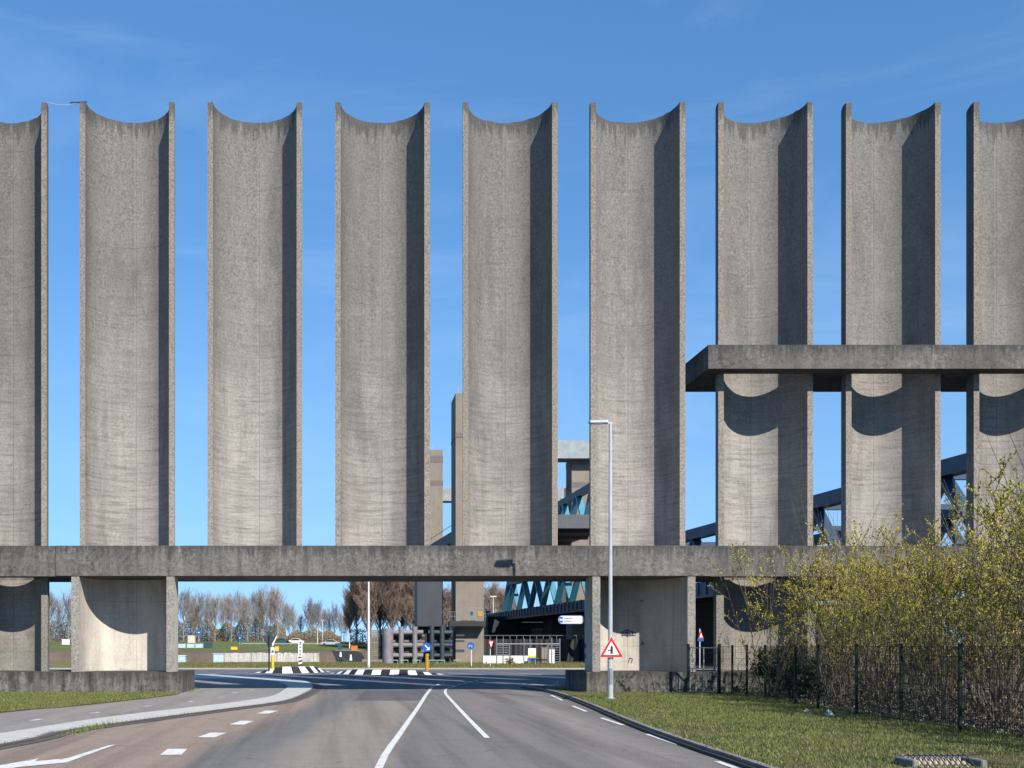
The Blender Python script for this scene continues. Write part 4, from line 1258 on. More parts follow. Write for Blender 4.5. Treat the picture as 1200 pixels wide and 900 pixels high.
for k, (a, b_, mat) in enumerate(((566, 582, 'white'), (582.6, 598, 'white'), (598.6, 619, 'white'))):
    o = MB().box(0, PX(b_, 121) - PX(a, 121), 0, 0.5, 0, PZ(769.3, 121)).build('barrier_block', mat, bevel=0.03); o.location = (PX(a, 121), 121, 0.08)
    tag(o, ['left end white barrier block, standing by the tallest tower', 'middle white barrier block behind the cage fence gate', 'right end white barrier block, next to the information board'][k], 'barrier block', 'white barrier blocks')
t_ = thing('information_board', (PX(623.5, 116), 116, 0.08), 'white information board with yellow and blue lower bands, in front of the cage fence', 'board')
m = MB(); w0 = 9 * 116 / F / 2
m.box(-w0, w0, 0, 0.06, PZ(772, 116), PZ(760.5, 116)); m.build('panel', 'sign_white', t_)
MB().box(-w0, w0, -0.01, -0.003, PZ(771.4, 116), PZ(769, 116)).build('yellow_band', 'yellow', t_)
MB().box(-w0, w0, -0.01, -0.003, PZ(773.5, 116), PZ(771.6, 116)).build('blue_band', 'sign_blue', t_)
m = MB(); disc(m, 0, PZ(765, 116), 0.1, -0.01, -0.003, 10); m.build('emblem', 'yellow', t_)
m = MB(); m.tube((-w0 + .05, 0.03, 0), (-w0 + .05, 0.03, 1.2), 0.035, None, 5); m.tube((w0 - .05, 0.03, 0), (w0 - .05, 0.03, 1.2), 0.035, None, 5); m.build('legs', 'galv', t_)
for a, b_, tp, mat, lab, nm in ((634.5, 642, 760, 'tower', 'tall beige cabinet inside the cage fence', 'cabinet'), (643.5, 650, 761.5, 'white', 'white cabinet right of the beige one inside the cage fence', 'cabinet'), (619, 631, 773, 'teal', 'dark waste container under the information board', 'container')):
    t_ = thing(nm, (PX((a + b_) / 2, 120), 120, 0.08), lab, nm)
    hw = (b_ - a) * 120 / F / 2
    MB().box(-hw, hw, 0, 0.6, 0.12, PZ(tp, 120)).build('body', mat, t_, bevel=0.02)
    MB().box(-hw - .03, hw + .03, -0.03, 0.63, PZ(tp, 120), PZ(tp, 120) + 0.06).build('lid', 'galv_dull', t_)
    MB().box(-0.01, 0.01, -0.012, -0.002, 0.2, PZ(tp, 120) - .1).build('door_gap', 'black', t_)
for p, tp, lab in ((569.5, 706, 'small mast lamp at the far bridge end, nearest the tallest tower'), (579.5, 699, 'small mast lamp at the far bridge end, right of the other')):
    Y = 238; b0 = ZB + EYE + 1.3
    t_ = thing('mast_lamp', (PX(p, Y), Y + 2, b0), lab, 'lamp')
    hh = PZ(tp, Y) - b0
    MB().tube((0, 0, 0), (0, 0, hh), 0.10, 0.07, 6).build('pole', 'pole_white', t_)
    MB().box(-0.7, 0.7, -0.15, 0.15, hh, hh + 0.2).build('lamp_head', 'pole_white', t_)
t_ = thing('name_sign', (PX(570.5, 200), 200, 0), 'small plain blue board beside the tallest tower at walkway height', 'sign')
MB().tube((0, 0, 0), (0, 0, PZ(717, 200)), 0.08, None, 6).build('post', 'galv_dull', t_)
MB().box(-0.6, 0.6, -0.1, -0.05, PZ(718.5, 200), PZ(715.8, 200)).build('panel', 'sign_blue', t_)

# ------------------------------------------------------------ small things on the far bank
def simple_box(name, a, b_, top, bot, Y, mat, label, cat, dep=1.0, lid='galv_dull'):
    t_ = thing(name, (PX((a + b_) / 2, Y), Y, PZ(bot, Y)), label, cat)
    hw = (b_ - a) * Y / F / 2; h = PZ(top, Y) - PZ(bot, Y)
    MB().box(-hw, hw, 0, dep, 0, h * 0.93).build('body', mat, t_, bevel=0.02)
    MB().box(-hw - .05, hw + .05, -0.05, dep + .05, h * 0.93, h).build('lid', lid, t_)
    return t_
simple_box('container', 250, 262, 765.8, 779, 136, 'pale_blue', 'pale blue steel box at the left end of the pale quay wall', 'box', 1.2, 'pale_blue')
simple_box('container', 200, 217, 768, 779, 136, 'pale_blue', 'pale blue and white steel box just right of the left portal pier', 'box', 1.2, 'white')
simple_box('kiosk', 220, 228, 744.5, 753.6, 262, 'cream', 'small cream kiosk under the bare trees on the far bank', 'kiosk', 2.0, 'cream')
simple_box('white_board', 72.5, 81.5, 749, 757.5, 250, 'white', 'plain white board on the far bank, seen left of the left portal pier', 'board', 0.2, 'white')
simple_box('yellow_box', 270.5, 278, 757.8, 761.5, 215, 'yellow', 'bright yellow box on the grassy far bank', 'box', 1.0, 'yellow')
simple_box('orange_float', 411.5, 419, 756.5, 762, 215, 'orange', 'orange float on the far bank near the barge', 'float', 1.0, 'orange')
for a, lab in ((208, 'left pale blue fence panel on the far bank'), (218.5, 'middle pale blue fence panel below the cream kiosk'), (228.5, 'right pale blue fence panel on the far bank')):
    Y = 226
    t_ = thing('fence_panel', (PX(a + 5, Y), Y, PZ(760, Y)), lab, 'fence panel', 'pale blue fence panels on the far bank')
    hw = 4.7 * Y / F; hh = PZ(754.5, Y) - PZ(760, Y)
    MB().box(-hw, hw, 0, 0.06, 0.15, hh).build('sheet', 'pale_blue', t_)
    MB().box(-hw, -hw + .12, -.05, 0.1, 0, hh + .2).box(hw - .12, hw, -.05, 0.1, 0, hh + .2).build('posts', 'galv', t_)
t_ = thing('fence_panel', (PX(243.5, 228), 228, PZ(759.5, 228)), 'dark teal fence panel right of the pale blue ones on the far bank', 'fence panel')
MB().box(-0.95, 0.95, 0, 0.06, 0.1, 1.25).build('sheet', 'teal', t_)
MB().box(-0.97, -0.87, -.05, 0.1, 0, 1.3).box(0.87, 0.97, -.05, 0.1, 0, 1.3).build('posts', 'teal', t_)
for p, tp, bt, wpx, hpx, Y, lab in ((233, 738, 753.5, 4.6, 6, 255, 'blue square sign on a post above the cream kiosk'), (281, 743, 755.5, 2.2, 9, 240, 'tall narrow blue sign on the far bank, in front of the trees')):
    t_ = thing('info_sign', (PX(p, Y), Y, PZ(bt, Y)), lab, 'sign')
    hh = PZ(tp, Y) - PZ(bt, Y)
    MB().tube((0, 0, 0), (0, 0, hh), 0.07, None, 5).build('post', 'galv', t_)
    hw = wpx * Y / F / 2
    MB().box(-hw, hw, -0.14, -0.08, hh - hpx * Y / F, hh).build('panel', 'sign_blue', t_)
    MB().box(-hw * .5, hw * .5, -0.15, -0.142, hh - hpx * Y / F * .6, hh - hpx * Y / F * .45).build('white_bar', 'sign_white', t_)
# rubble quay wall
t_ = MB(); Y = 199.2
xa, xb = PX(262, Y), PX(374, Y)
n_ = 60; vs = []
for k in range(n_ + 1):
    x = xa + (xb - xa) * k / n_
    zt = PZ(765.3, Y) + random.uniform(-0.12, 0.12)
    vs += [(x, Y + random.uniform(-.1, .1), -1.7), (x, Y + 0.3 + random.uniform(-.1, .1), zt), (x, Y + 3, zt)]
t_.add(vs, [(3 * k, 3 * k + 3, 3 * k + 4, 3 * k + 1) for k in range(n_)] + [(3 * k + 1, 3 * k + 4, 3 * k + 5, 3 * k + 2) for k in range(n_)])
tag(t_.build('quay_wall', 'quay'), 'pale rubble-faced quay wall across the water, below the grassy dyke', 'quay wall')
t_ = thing('guard_rail', (PX(283, 250), 250, PZ(757, 250)), 'white guard rail along the dyke in front of the bare trees', 'guard rail')
L = PX(400, 250) - PX(283, 250)
MB().box(0, L, 0, 0.1, 0.5, 0.66).build('rail', 'galv', t_)
m = MB()
for k in range(13): m.box(L * k / 12 - .07, L * k / 12 + .07, 0.1, 0.25, 0, 0.6)
m.build('posts', 'galv', t_)
# moored barge with dark hull
t_ = thing('barge', (PX(408, 186), 186, -1.6), 'dark barge hull moored beyond the traffic island, bow to the right', 'boat')
f_ = lambda p: PX(p, 186) - PX(408, 186)
g_ = lambda y: PZ(y, 186) + 1.6
pts = [(f_(388), g_(762.5)), (f_(392), g_(769)), (f_(396), 0), (f_(424), 0), (f_(427), g_(770)), (f_(424), g_(765.5)), (f_(418), g_(763.2)), (f_(405), g_(762.6))]
MB().plate(pts, 0, 3.5).build('hull', 'black', t_)
MB().box(f_(396), f_(401), 0.8, 2.2, g_(763), g_(753.5)).build('wheelhouse', 'teal', t_)
m = MB(); m.tube((f_(393), -.05, g_(762)), (f_(424), -.05, g_(762)), 0.04, None, 4); m.build('deck_rail', 'galv', t_)
for p, tp, bt, lab in ((399, 764, 770.5, 'white cone marker in front of the dark barge, left one'), (411, 767, 774, 'white cone marker in front of the dark barge, right one')):
    Y = 133
    t_ = thing('marker', (PX(p, Y), Y, 0.08), lab, 'marker')
    MB().tube((0, 0, 0), (0, 0, PZ(bt, Y) - .08), 0.07, None, 6).build('post', 'teal', t_)
    MB().tube((0, 0, PZ(bt, Y) - .08), (0, 0, PZ(tp, Y) - .08), 0.20, 0.10, 10).build('cone', 'white', t_)
t_ = thing('bollard', (PX(398, 132), 132, 0.08), 'dark teal mooring frame at the water edge under the left cone marker', 'bollard')
MB().box(-0.25, 0.35, 0, 0.4, 0, 0.75).build('block', 'black', t_)
MB().bar((0.2, -.1, 0.55), (1.2, -.1, 0.15), 0.1, 0.14).build('strut', 'teal', t_)
for p, tp, bt, Y, lab in ((372, 738, 756, 255, 'slender grey mast left of the far lamp cluster'), (378, 727, 756, 262, 'tallest slender mast on the dyke'), (409.5, 743, 760, 225, 'short white mast with a pale head beside the orange float'), (403, 741, 758, 240, 'thin grey mast behind the barge')):
    t_ = thing('mast', (PX(p, Y), Y, PZ(bt, Y)), lab, 'mast')
    hh = PZ(tp, Y) - PZ(bt, Y)
    MB().tube((0, 0, 0), (0, 0, hh), 0.12, 0.07, 6).build('pole', 'pole_white', t_)
    MB().box(-0.35, 0.35, -0.1, 0.1, hh - 0.1, hh + 0.15).build('head', 'galv', t_)

# parked cars by the guard rail, tiny in the photograph
def car(px, py, Y, mat, lab):
    t_ = thing('parked_car', (PX(px, Y), Y, PZ(py, Y)), lab, 'car')
    prof_ = [(-2.1, 0.35), (-2.1, 0.8), (-1.3, 0.95), (-0.7, 1.42), (0.8, 1.45), (1.5, 0.95), (2.1, 0.85), (2.15, 0.35)]
    MB().plate(prof_, -0.8, 0.8).build('body', mat, t_, bevel=0.04)
    MB().plate([(-1.15, 0.95), (-0.65, 1.36), (0.72, 1.38), (1.3, 0.95)], -0.815, 0.815).build('windows', 'black', t_)
    for x in (-1.3, 1.35):
        for y in (-0.72, 0.72):
            MB().tube((x, y - 0.1, 0.32), (x, y + 0.1, 0.32), 0.32, None, 14).build('wheel', 'black', t_)
car(387, 757.2, 232, 'galv', 'silver parked car at the end of the white guard rail')
car(329, 755.0, 262, 'teal', 'dark teal parked car behind the white guard rail under the trees')
car(346, 755.0, 262, 'white', 'white parked car behind the guard rail, right of the dark one')

# ------------------------------------------------------------ vegetation
def arr_obj(name, V_, F_, mat, parent=None):
    me = bpy.data.meshes.new(name)
    V_ = np.asarray(V_, dtype=np.float32); F_ = np.asarray(F_, dtype=np.int32)
    me.vertices.add(len(V_)); me.vertices.foreach_set('co', V_.ravel())
    k = F_.shape[1]
    me.loops.add(F_.size); me.loops.foreach_set('vertex_index', F_.ravel())
    me.polygons.add(len(F_)); me.polygons.foreach_set('loop_start', np.arange(len(F_)) * k)
    try: me.polygons.foreach_set('loop_total', np.full(len(F_), k))
    except Exception: pass
    me.materials.append(M[mat]); me.update(calc_edges=True); me.validate()
    o = bpy.data.objects.new(name, me); C.objects.link(o)
    if parent: o.parent = parent
    return o

def bare_tree(H, spread, limbs, subs, twigs, up, r0, rr):
    """trunk and crown meshes of a leafless tree"""
    tr = MB(); cr = MB()
    n = 9
    lean = Vector((rr.uniform(-.03, .03), rr.uniform(-.03, .03), 0)) * H
    tp = [Vector((0, 0, 0)) + lean * (k / (n - 1)) ** 2 + Vector((rr.uniform(-.1, .1), rr.uniform(-.1, .1), H * 0.86 * k / (n - 1))) for k in range(n)]
    tr.path(tp, [r0 * (1 - 0.85 * k / (n - 1)) for k in range(n)], 6)
    tw_v, tw_f = [], []
    def twig(p, d, L, r):
        s1 = d.orthogonal().normalized() * r; s2 = d.cross(s1).normalized() * r
        e = p + d * L
        o = len(cr.v)
        cr.v += [tuple(p + s1), tuple(p - s1 * .5 + s2 * .87), tuple(p - s1 * .5 - s2 * .87), tuple(e)]
        cr.f += [(o, o + 1, o + 3), (o + 1, o + 2, o + 3), (o + 2, o, o + 3)]; cr.mi += [0] * 3
    for i in range(limbs):
        f = 0.26 + 0.70 * (i / limbs) ** 0.9
        k = f * (n - 1); p0 = tp[int(k)].lerp(tp[min(int(k) + 1, n - 1)], k % 1)
        az = rr.uniform(0, 2 * math.pi)
        L = spread * H * (1.0 - 0.48 * f) * rr.uniform(0.7, 1.3)
        d0 = Vector((math.cos(az), math.sin(az), up * rr.uniform(0.6, 1.3))).normalized()
        pts = [p0]; dd = d0.copy()
        for q_ in range(4):
            dd = (dd + Vector((rr.uniform(-.2, .2), rr.uniform(-.2, .2), 0.28))).normalized(); pts.append(pts[-1] + dd * L / 4)
        rb = r0 * 0.42 * (1 - 0.6 * f)
        tr.path(pts, [rb * (1 - .2 * q_) for q_ in range(5)], 4)
        for j in range(subs):
            g_ = 0.25 + 0.75 * j / subs; kk = g_ * 4; b0 = pts[int(kk)].lerp(pts[min(int(kk) + 1, 4)], kk % 1)
            a2 = rr.uniform(0, 2 * math.pi)
            d2 = (dd * 0.5 + Vector((math.cos(a2), math.sin(a2), up * 0.8)) * 0.8).normalized()
            L2 = L * rr.uniform(0.28, 0.5)
            twig(b0, d2, L2, 0.05)
            for w_ in range(twigs):
                c0 = b0 + d2 * L2 * rr.uniform(0.15, 1.0)
                a3 = rr.uniform(0, 2 * math.pi)
                d3 = (d2 * 0.7 + Vector((math.cos(a3), math.sin(a3), rr.uniform(0.1, 1.1))) * 0.6).normalized()
                twig(c0, d3, rr.uniform(0.5, 1.4) * H / 16, 0.024 * H / 16)
    return tr, cr

rr = random.Random(3)
protos = []
for s_ in range(4):
    tr, cr = bare_tree(16, 0.50, 26, 11, 8, 1.5, 0.24, rr)
    t_ = thing('bare_tree', (0, 0, 0), 'x', 'tree', 'bare trees along the far dyke')
    tr.build('trunk', 'bark_pale', t_); cr.build('crown', 'twig_grey', t_)
    protos.append(t_)
bprotos = []
for s_ in range(2):
    tr, cr = bare_tree(18, 0.36, 52, 14, 10, 1.2, 0.34, rr)
    t_ = thing('bare_tree', (0, 0, 0), 'x', 'tree', 'brown bare trees left of the towers')
    tr.build('trunk', 'twig_brown', t_); cr.build('crown', 'twig_brown', t_)
    bprotos.append(t_)
spots = []
row = [(58, 296, 1.05), (68, 305, 0.95), (80, 300, 1.05), (215, 300, 1.0), (224, 318, .95), (233, 300, 1.05), (243, 312, .95), (252, 298, .92), (262, 310, 0.95), (271, 300, .93), (281, 315, 0.98), (290, 300, 0.98), (299, 310, 1.0),
       (308, 300, 1.02), (317, 315, 1.05), (325, 303, 1.0), (334, 320, 0.88), (343, 330, 0.70), (362, 340, 0.82), (371, 330, 0.86), (380, 350, 0.70), (392, 360, 0.72), (400, 370, 0.62), (352, 345, 0.62)]
row += [(px + 5, Y + 16, s_ * .93) for px, Y, s_ in row[4::2]]
used = set()
def place(protos, k, px, Y, s_, lab):
    z = 3.45 if Y > 278 else 2.5
    p = protos[k % len(protos)]
    loc = (PX(px, Y), Y, z if px < 420 else 0.0)
    rz = rr.uniform(0, 6.28)
    if p.name not in used:
        used.add(p.name); p.location = loc; p.rotation_euler = (0, 0, rz); p.scale = (s_,) * 3; p['label'] = lab
    else: p = copy_thing(p, loc, rz, (s_,) * 3, lab)
    return p
for k, (px, Y, s_) in enumerate(row):
    lab = 'leafless grey poplar in the long row on the dyke across the water'
    if px < 100: lab = 'leafless tree seen in the narrow gap beside the leftmost shell'
    if 340 < px: lab = 'small leafless tree in the lower, more distant row right of the poplars'
    p = place(protos, k, px, Y, s_ * Y / 300 * 0.80 * rr.uniform(.9, 1.08), lab)
    p['group'] = 'trees in the left gap' if px < 100 else ('distant small trees' if px > 340 else 'bare trees along the far dyke')
for k, (px, Y, s_) in enumerate([(418, 252, 0.92), (432, 245, 1.1), (446, 250, 1.15), (459, 243, 1.05), (471, 250, 1.1), (484, 246, 1.05), (410, 262, 0.7)]):
    place(bprotos, k, px, Y, s_, 'dense red-brown leafless tree in the clump left of the dark slate block')
for k, (px, Y, s_) in enumerate([(524, 330, 1.1), (575, 330, 1.15), (588, 335, 1.1), (598, 330, 1.0)]):
    p = place(bprotos, k + 7, px, Y, s_, 'distant brown leafless tree behind the bridge end, beside the tallest tower')
    p['group'] = 'trees behind the bridge end'

# undergrowth along the tree row: one mass
def leaf_cloud(n, fx, size):
    P = np.array([fx() for _ in range(n)]); u = rng.normal(size=(n, 3)); u /= np.linalg.norm(u, axis=1)[:, None]
    v_ = np.cross(u, rng.normal(size=(n, 3))); v_ /= np.linalg.norm(v_, axis=1)[:, None]
    s_ = size * rng.uniform(0.6, 1.4, size=(n, 1))
    V_ = np.stack([P - u * s_, P + v_ * s_ * .45, P + u * s_, P - v_ * s_ * .45], 1).reshape(-1, 3)
    return V_, np.arange(4 * n).reshape(-1, 4)
def ug():
    px = rng.uniform(50, 400); Y = rng.uniform(304, 318)
    h = (6.2 + 1.6 * math.sin(px * 0.09) + 1.2 * math.sin(px * 0.31 + 1)) * (1.0 if px < 335 else 0.5)
    return (PX(px, Y), Y, 3.4 + h * rng.uniform(0, 1) ** 1.4)
V_, F_ = leaf_cloud(90000, ug, 0.17)
tag(arr_obj('undergrowth', V_, F_, 'olive_leaf'), 'olive brown scrub filling the space under the bare trees on the dyke', 'scrub', kind='stuff')
def ug2():
    px = rng.uniform(410, 490); Y = rng.uniform(225, 240)
    return (PX(px, Y), Y, 2.0 + 4.0 * rng.uniform(0, 1) ** 1.5 * (1 if px < 436 else .6))
V_, F_ = leaf_cloud(3500, ug2, 0.22)
tag(arr_obj('scrub', V_, F_, 'olive_leaf'), 'olive scrub at the foot of the red-brown trees', 'scrub', kind='stuff')

# willow thicket behind the fence
def willow(rs_, H, nst, spread, leaf_n, leafs=0.068, lowfrac=0.22):
    st = MB(); tips = []
    for i in range(nst):
        az = rs_.uniform(0, 2 * math.pi); tilt = rs_.uniform(0.03, spread)
        h = H * rs_.uniform(0.62, 1.0)
        p = Vector((math.cos(az) * rs_.uniform(0, .5), math.sin(az) * rs_.uniform(0, .5), 0))
        d_ = Vector((math.cos(az) * tilt, math.sin(az) * tilt, 1)).normalized()
        pts = [p]
        for k in range(7):
            d_ = (d_ + Vector((rs_.uniform(-.10, .10), rs_.uniform(-.10, .10), 0.02))).normalized(); pts.append(pts[-1] + d_ * h / 7)
        r0 = rs_.uniform(0.018, 0.042)
        st.path(pts, [r0 * (1 - .12 * k) for k in range(8)], 4)
        for j in range(14):
            f = rs_.uniform(0.12, 1.0) * 7; b0 = pts[int(min(f, 6.99))].lerp(pts[min(int(f) + 1, 7)], f % 1)
            a2 = rs_.uniform(0, 2 * math.pi)
            d2 = Vector((math.cos(a2) * .75, math.sin(a2) * .75, rs_.uniform(0.35, 1.2))).normalized()
            L = h * rs_.uniform(0.10, 0.24)
            q_ = [b0]
            for k in range(3):
                d2 = (d2 + Vector((rs_.uniform(-.15, .15), rs_.uniform(-.15, .15), 0.10))).normalized(); q_.append(q_[-1] + d2 * L / 3)
            st.path(q_, [0.010, 0.008, 0.006, 0.003], 3)
            tips.append((q_, f / 7))
            for w_ in range(3):
                s0 = q_[rs_.randint(0, 2)].lerp(q_[3], rs_.uniform(0, .6)); a3 = rs_.uniform(0, 6.28)
                d3 = (d2 * .6 + Vector((math.cos(a3), math.sin(a3), .4)) * .6).normalized(); e = s0 + d3 * L * rs_.uniform(.25, .55)
                st.path([s0, e], [0.0055, 0.002], 3)
                tips.append(([s0, s0.lerp(e, .33), s0.lerp(e, .66), e], f / 7))
    for i in range(9):
        az = rs_.uniform(0, 6.28); b0 = Vector((math.cos(az) * .5, math.sin(az) * .5, H * rs_.uniform(.35, .6)))
        d_ = Vector((math.cos(az) * rs_.uniform(.1, .5), math.sin(az) * rs_.uniform(.1, .5), 1)).normalized(); pts = [b0]
        for k in range(5):
            d_ = (d_ + Vector((rs_.uniform(-.08, .08), rs_.uniform(-.08, .08), 0))).normalized(); pts.append(pts[-1] + d_ * H * .12)
        st.path(pts, [0.014, .012, .010, .008, .006, .003], 3)
    LV = []; k = 0
    wts = [max(0.02, min(1.0, (t2[0][3].z / H - lowfrac) * 1.9)) for t2 in tips]
    tot = sum(wts)
    for (q_, f), w_ in zip(tips, wts):
        n = int(leaf_n * w_ / tot + rs_.random())
        for _ in range(n):
            u_ = 3.0 * rs_.uniform(0.02, 1.0) ** 0.6; p = q_[int(min(u_, 2.99))].lerp(q_[min(int(u_) + 1, 3)], u_ % 1)
            ax = (q_[3] - q_[0]).normalized()
            a3 = rs_.uniform(0, 6.28); o_ = ax.orthogonal().normalized(); o2 = ax.cross(o_)
            rad = o_ * math.cos(a3) + o2 * math.sin(a3)
            dv = (ax * 0.75 + rad * 0.65).normalized(); s_ = leafs * rs_.uniform(0.6, 1.35)
            sd = dv.cross(rad).normalized() * s_ * 0.24; sd2 = dv.cross(sd).normalized() * s_ * 0.24
            m_ = p + dv * s_ * .5; e = p + dv * s_
            LV += [tuple(p), tuple(m_ + sd), tuple(e), tuple(m_ - sd), tuple(p), tuple(m_ + sd2), tuple(e), tuple(m_ - sd2)]
    return st, np.array(LV), np.arange(len(LV)).reshape(-1, 4)
rs_ = random.Random(11)
wprot = []
for k, (H, nst, sprd, ln) in enumerate([(6.6, 10, .36, 4200), (6.0, 11, .44, 4200), (7.1, 9, .32, 3900), (6.2, 11, .40, 4400)]):
    st, LV, LF = willow(rs_, H, nst, sprd, ln)
    t_ = thing('willow_shrub', (0, 0, 0), 'x', 'shrub', 'willow shrubs in the thicket')
    st.build('stems', 'stem', t_); arr_obj('catkins', LV, LF, 'catkin', t_)
    wprot.append(t_)
wl = [(16.5, 41.2, .98), (18.6, 41.8, 1.02), (20.4, 42.6, 1.0), (22.2, 42.0, .98), (24.2, 42.6, 1.0), (26.2, 42.0, 1.0),
      (17.3, 37.6, .90), (19.0, 38.6, .96), (21.0, 38.8, .98), (22.8, 38.4, 1.0), (24.6, 38.0, 1.0),
      (16.5, 35.0, .76), (18.2, 35.2, .86), (20.1, 35.4, .93), (21.8, 34.8, .98), (23.4, 35.2, 1.0),
      (16.3, 32.0, .70), (17.8, 31.8, .82), (19.4, 32.0, .95), (21.2, 31.6, 1.02),
      (16.2, 28.8, .74), (17.6, 28.6, .90), (19.4, 28.6, 1.0), (15.9, 25.6, .86), (17.4, 25.0, 1.0), (15.8, 22.3, .80), (16.4, 19.0, .95), (16.8, 15.5, 1.2), (15.9, 12.2, .9), (19, 19.5, 1.4), (20.5, 23.5, 1.4), (22.3, 28.2, 1.35), (25, 33.5, 1.3), (17.0, 12.0, 1.3)]
wused = 0
for k, (x, y, s_) in enumerate(wl):
    p = wprot[k % 4]
    rz = rs_.uniform(0, 6.28)
    if x / y > 0.64: lab = 'willow shrub with yellow-green catkins at the right edge, behind the fence'; grp = 'willow shrubs at the right edge'
    elif k == 0: lab = 'leftmost willow shrub of the thicket, its yellow-green twigs reaching in front of the beam'; grp = None
    else: lab = 'multi-stemmed willow shrub with yellow-green catkins in the thicket behind the mesh fence'; grp = 'willow shrubs in the thicket'
    sc = (s_ * rs_.uniform(.95, 1.08), s_ * rs_.uniform(.95, 1.08), s_ * rs_.uniform(.94, 1.06))
    if k < 4: p.location = (x, y, 0.11); p.rotation_euler = (0, 0, rz); p.scale = sc; p['label'] = lab; c_ = p
    else: c_ = copy_thing(p, (x, y, 0.11), rz, sc, lab)
    if grp: c_['group'] = grp
    elif 'group' in c_: del c_['group']

# dark evergreen shrub by the fence
def shrub(name, x, y, z, r, h, n, mat, label, leaf=0.08):
    t_ = thing(name, (x, y, z), label, 'shrub')
    m = MB()
    for k in range(9):
        a = rs_.uniform(0, 6.28); m.path([(0, 0, 0), (math.cos(a) * r * .3, math.sin(a) * r * .3, h * .4), (math.cos(a) * r * .7, math.sin(a) * r * .7, h * rs_.uniform(.6, .95))], [.03, .02, .006], 4)
    m.build('stems', 'stem', t_)
    cl_ = [(rs_.uniform(-.65, .65) * r, rs_.uniform(-.65, .65) * r, rs_.uniform(.15, .85) * h, rs_.uniform(.25, .45) * r) for _ in range(16)]
    def f_():
        c = cl_[rng.integers(len(cl_))]; v_ = rng.normal(size=3); v_ /= np.linalg.norm(v_); v_ *= c[3] * rng.uniform(.3, 1.15)
        return (c[0] + v_[0], c[1] + v_[1], max(0.03, c[2] + v_[2]))
    V_, F_ = leaf_cloud(n, f_, leaf)
    arr_obj('foliage', V_, F_, mat, t_)
    return t_
shrub('evergreen_shrub', 17.6, 43.6, .11, 1.0, 1.9, 3000, 'dark_leaf', 'dark evergreen shrub behind the far end of the mesh fence')
shrub('evergreen_shrub', 17.4, 39.8, .11, 0.9, 1.6, 2200, 'dark_leaf', 'second dark evergreen shrub, nearer along the fence under the willows')
x_, y_ = PX(598, 112), 112
shrub('garden_shrub', x_, y_, .09, 0.6, 0.9, 500, 'olive_leaf', 'small tan shrub on the grass in front of the white barrier blocks', .07)

# brambles under the thicket
def bram():
    y = rng.uniform(20, 45); x0 = np.interp(y, [20, 25, 33.6, 39, 45], [14.5, 14.9, 15.4, 16.4, 16.9])
    return (x0 + abs(rng.normal()) * 3.2, y, 0.11 + abs(rng.normal()) * 0.45)
V_, F_ = leaf_cloud(9000, bram, 0.045)
tag(arr_obj('brambles', V_, F_, 'stem'), 'low tangle of dark leaves and dead growth under the willow thicket', 'undergrowth', kind='stuff')
V_, F_ = leaf_cloud(5000, lambda: (lambda p: (p[0], p[1], .125 + rng.uniform(0, .03)))(bram()), 0.035)
tag(arr_obj('fallen_leaves', V_, F_, 'cobble'), 'pale fallen leaves strewn under the thicket by the fence', 'leaves', kind='stuff')

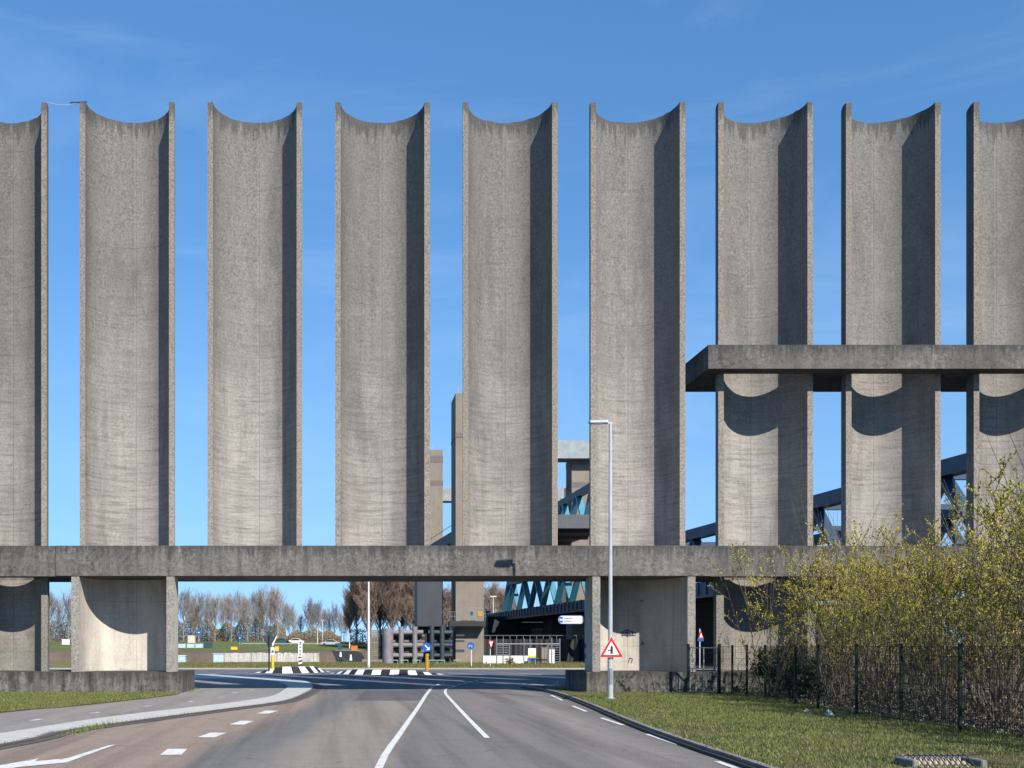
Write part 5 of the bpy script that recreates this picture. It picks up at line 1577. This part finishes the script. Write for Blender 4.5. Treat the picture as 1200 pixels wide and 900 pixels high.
# grass blades
def blades(n, sample, h0, h1, w0):
    P = sample(n); n = len(P)
    az = rng.uniform(0, 2 * np.pi, n); hh = rng.uniform(h0, h1, n) * rng.uniform(.6, 1.2, n)
    sd = np.c_[np.cos(az), np.sin(az), np.zeros(n)] * w0
    ln = np.c_[rng.normal(size=(n, 2)) * .35, np.ones(n)] * hh[:, None]
    V_ = np.stack([P - sd, P + sd, P + ln], 1).reshape(-1, 3)
    return V_, np.arange(3 * n).reshape(-1, 3)
kx = np.array(sorted(kl, key=lambda p: p[1]))
def rightv(n):
    y = 14 + 32 * rng.uniform(0, 1, n) ** 0.85; xa = np.interp(y, kx[:, 1], kx[:, 0]) + 0.22
    xa = np.where(y > 45.9, 10.6, xa)
    xb = np.interp(y, [14, 25, 33.6, 39, 46], [14.6, 15.2, 15.8, 16.9, 16.9]); u_ = rng.uniform(0, 1, n)
    x = xa + (xb - xa) * u_
    clump = np.sin(x * 2.1 + np.sin(y * 1.3) * 2) * np.sin(y * 1.7 + x) * .5 + .5
    bare = np.sin(x * 0.9 + 2 * np.sin(y * .37)) * np.sin(y * .55 + 1.4 * np.sin(x * .8)) > .48
    keep = rng.uniform(0, 1, n) < np.where(bare, .22, (0.30 + .70 * clump))
    x, y = x[keep], y[keep]
    return np.c_[x, y, np.full(len(x), .108)]
V_, F_ = blades(150000, rightv, .03, .085, .009)
tag(arr_obj('grass', V_, F_, 'grass_blade'), 'short patchy grass of the verge right of the road', 'grass', kind='stuff')
gx = np.array(grass_edge); gx = gx[np.argsort(gx[:, 1])]
def leftv(n):
    y = rng.uniform(28, 46, n); xb = np.interp(y, gx[:, 1], gx[:, 0]); x = xb - rng.uniform(-.04, 9, n)
    return np.c_[x, y, np.full(n, .098)]
V_, F_ = blades(50000, leftv, .03, .10, .011)
tag(arr_obj('grass', V_, F_, 'grass_blade'), 'narrow grass verge at the foot of the left plinth', 'grass', kind='stuff')
def farv(n):
    return np.c_[rng.uniform(-22, 28, n), rng.uniform(97.4, 128, n), np.full(n, .085)]
V_, F_ = blades(45000, farv, .12, .32, .022)
tag(arr_obj('grass', V_, F_, 'grass_dry'), 'rough dry grass strip beyond the crossing road', 'grass', kind='stuff')
def weeds(n):
    P = []
    for i_ in range(0, len(kl), 1):
        if 16 < kl[i_][1] < 46:
            m_ = int(n * rng.uniform(0, .12)); P.append(np.c_[rng.normal(kl[i_][0] + .16, .06, m_), rng.normal(kl[i_][1], .5, m_), np.full(m_, .10)])
    for c, s_, k in [(gp(118, 852), 1.2, .35), (gp(100, 855), .9, .3), (gp(132, 841), .6, .2), (gp(222, 812), .3, .3), (gp(228, 809), .3, .3)]:
        m_ = int(n * k); P.append(np.c_[rng.normal(c[0], .12, m_), rng.normal(c[1], s_, m_), np.full(m_, .02)])
    return np.concatenate(P)
V_, F_ = blades(900, weeds, .04, .12, .01)
tag(arr_obj('weeds', V_, F_, 'grass_blade'), 'weeds growing in the gutter beside the white kerb strip', 'weeds', kind='stuff')

for im in list(bpy.data.meshes):
    if im.users == 0: bpy.data.meshes.remove(im)
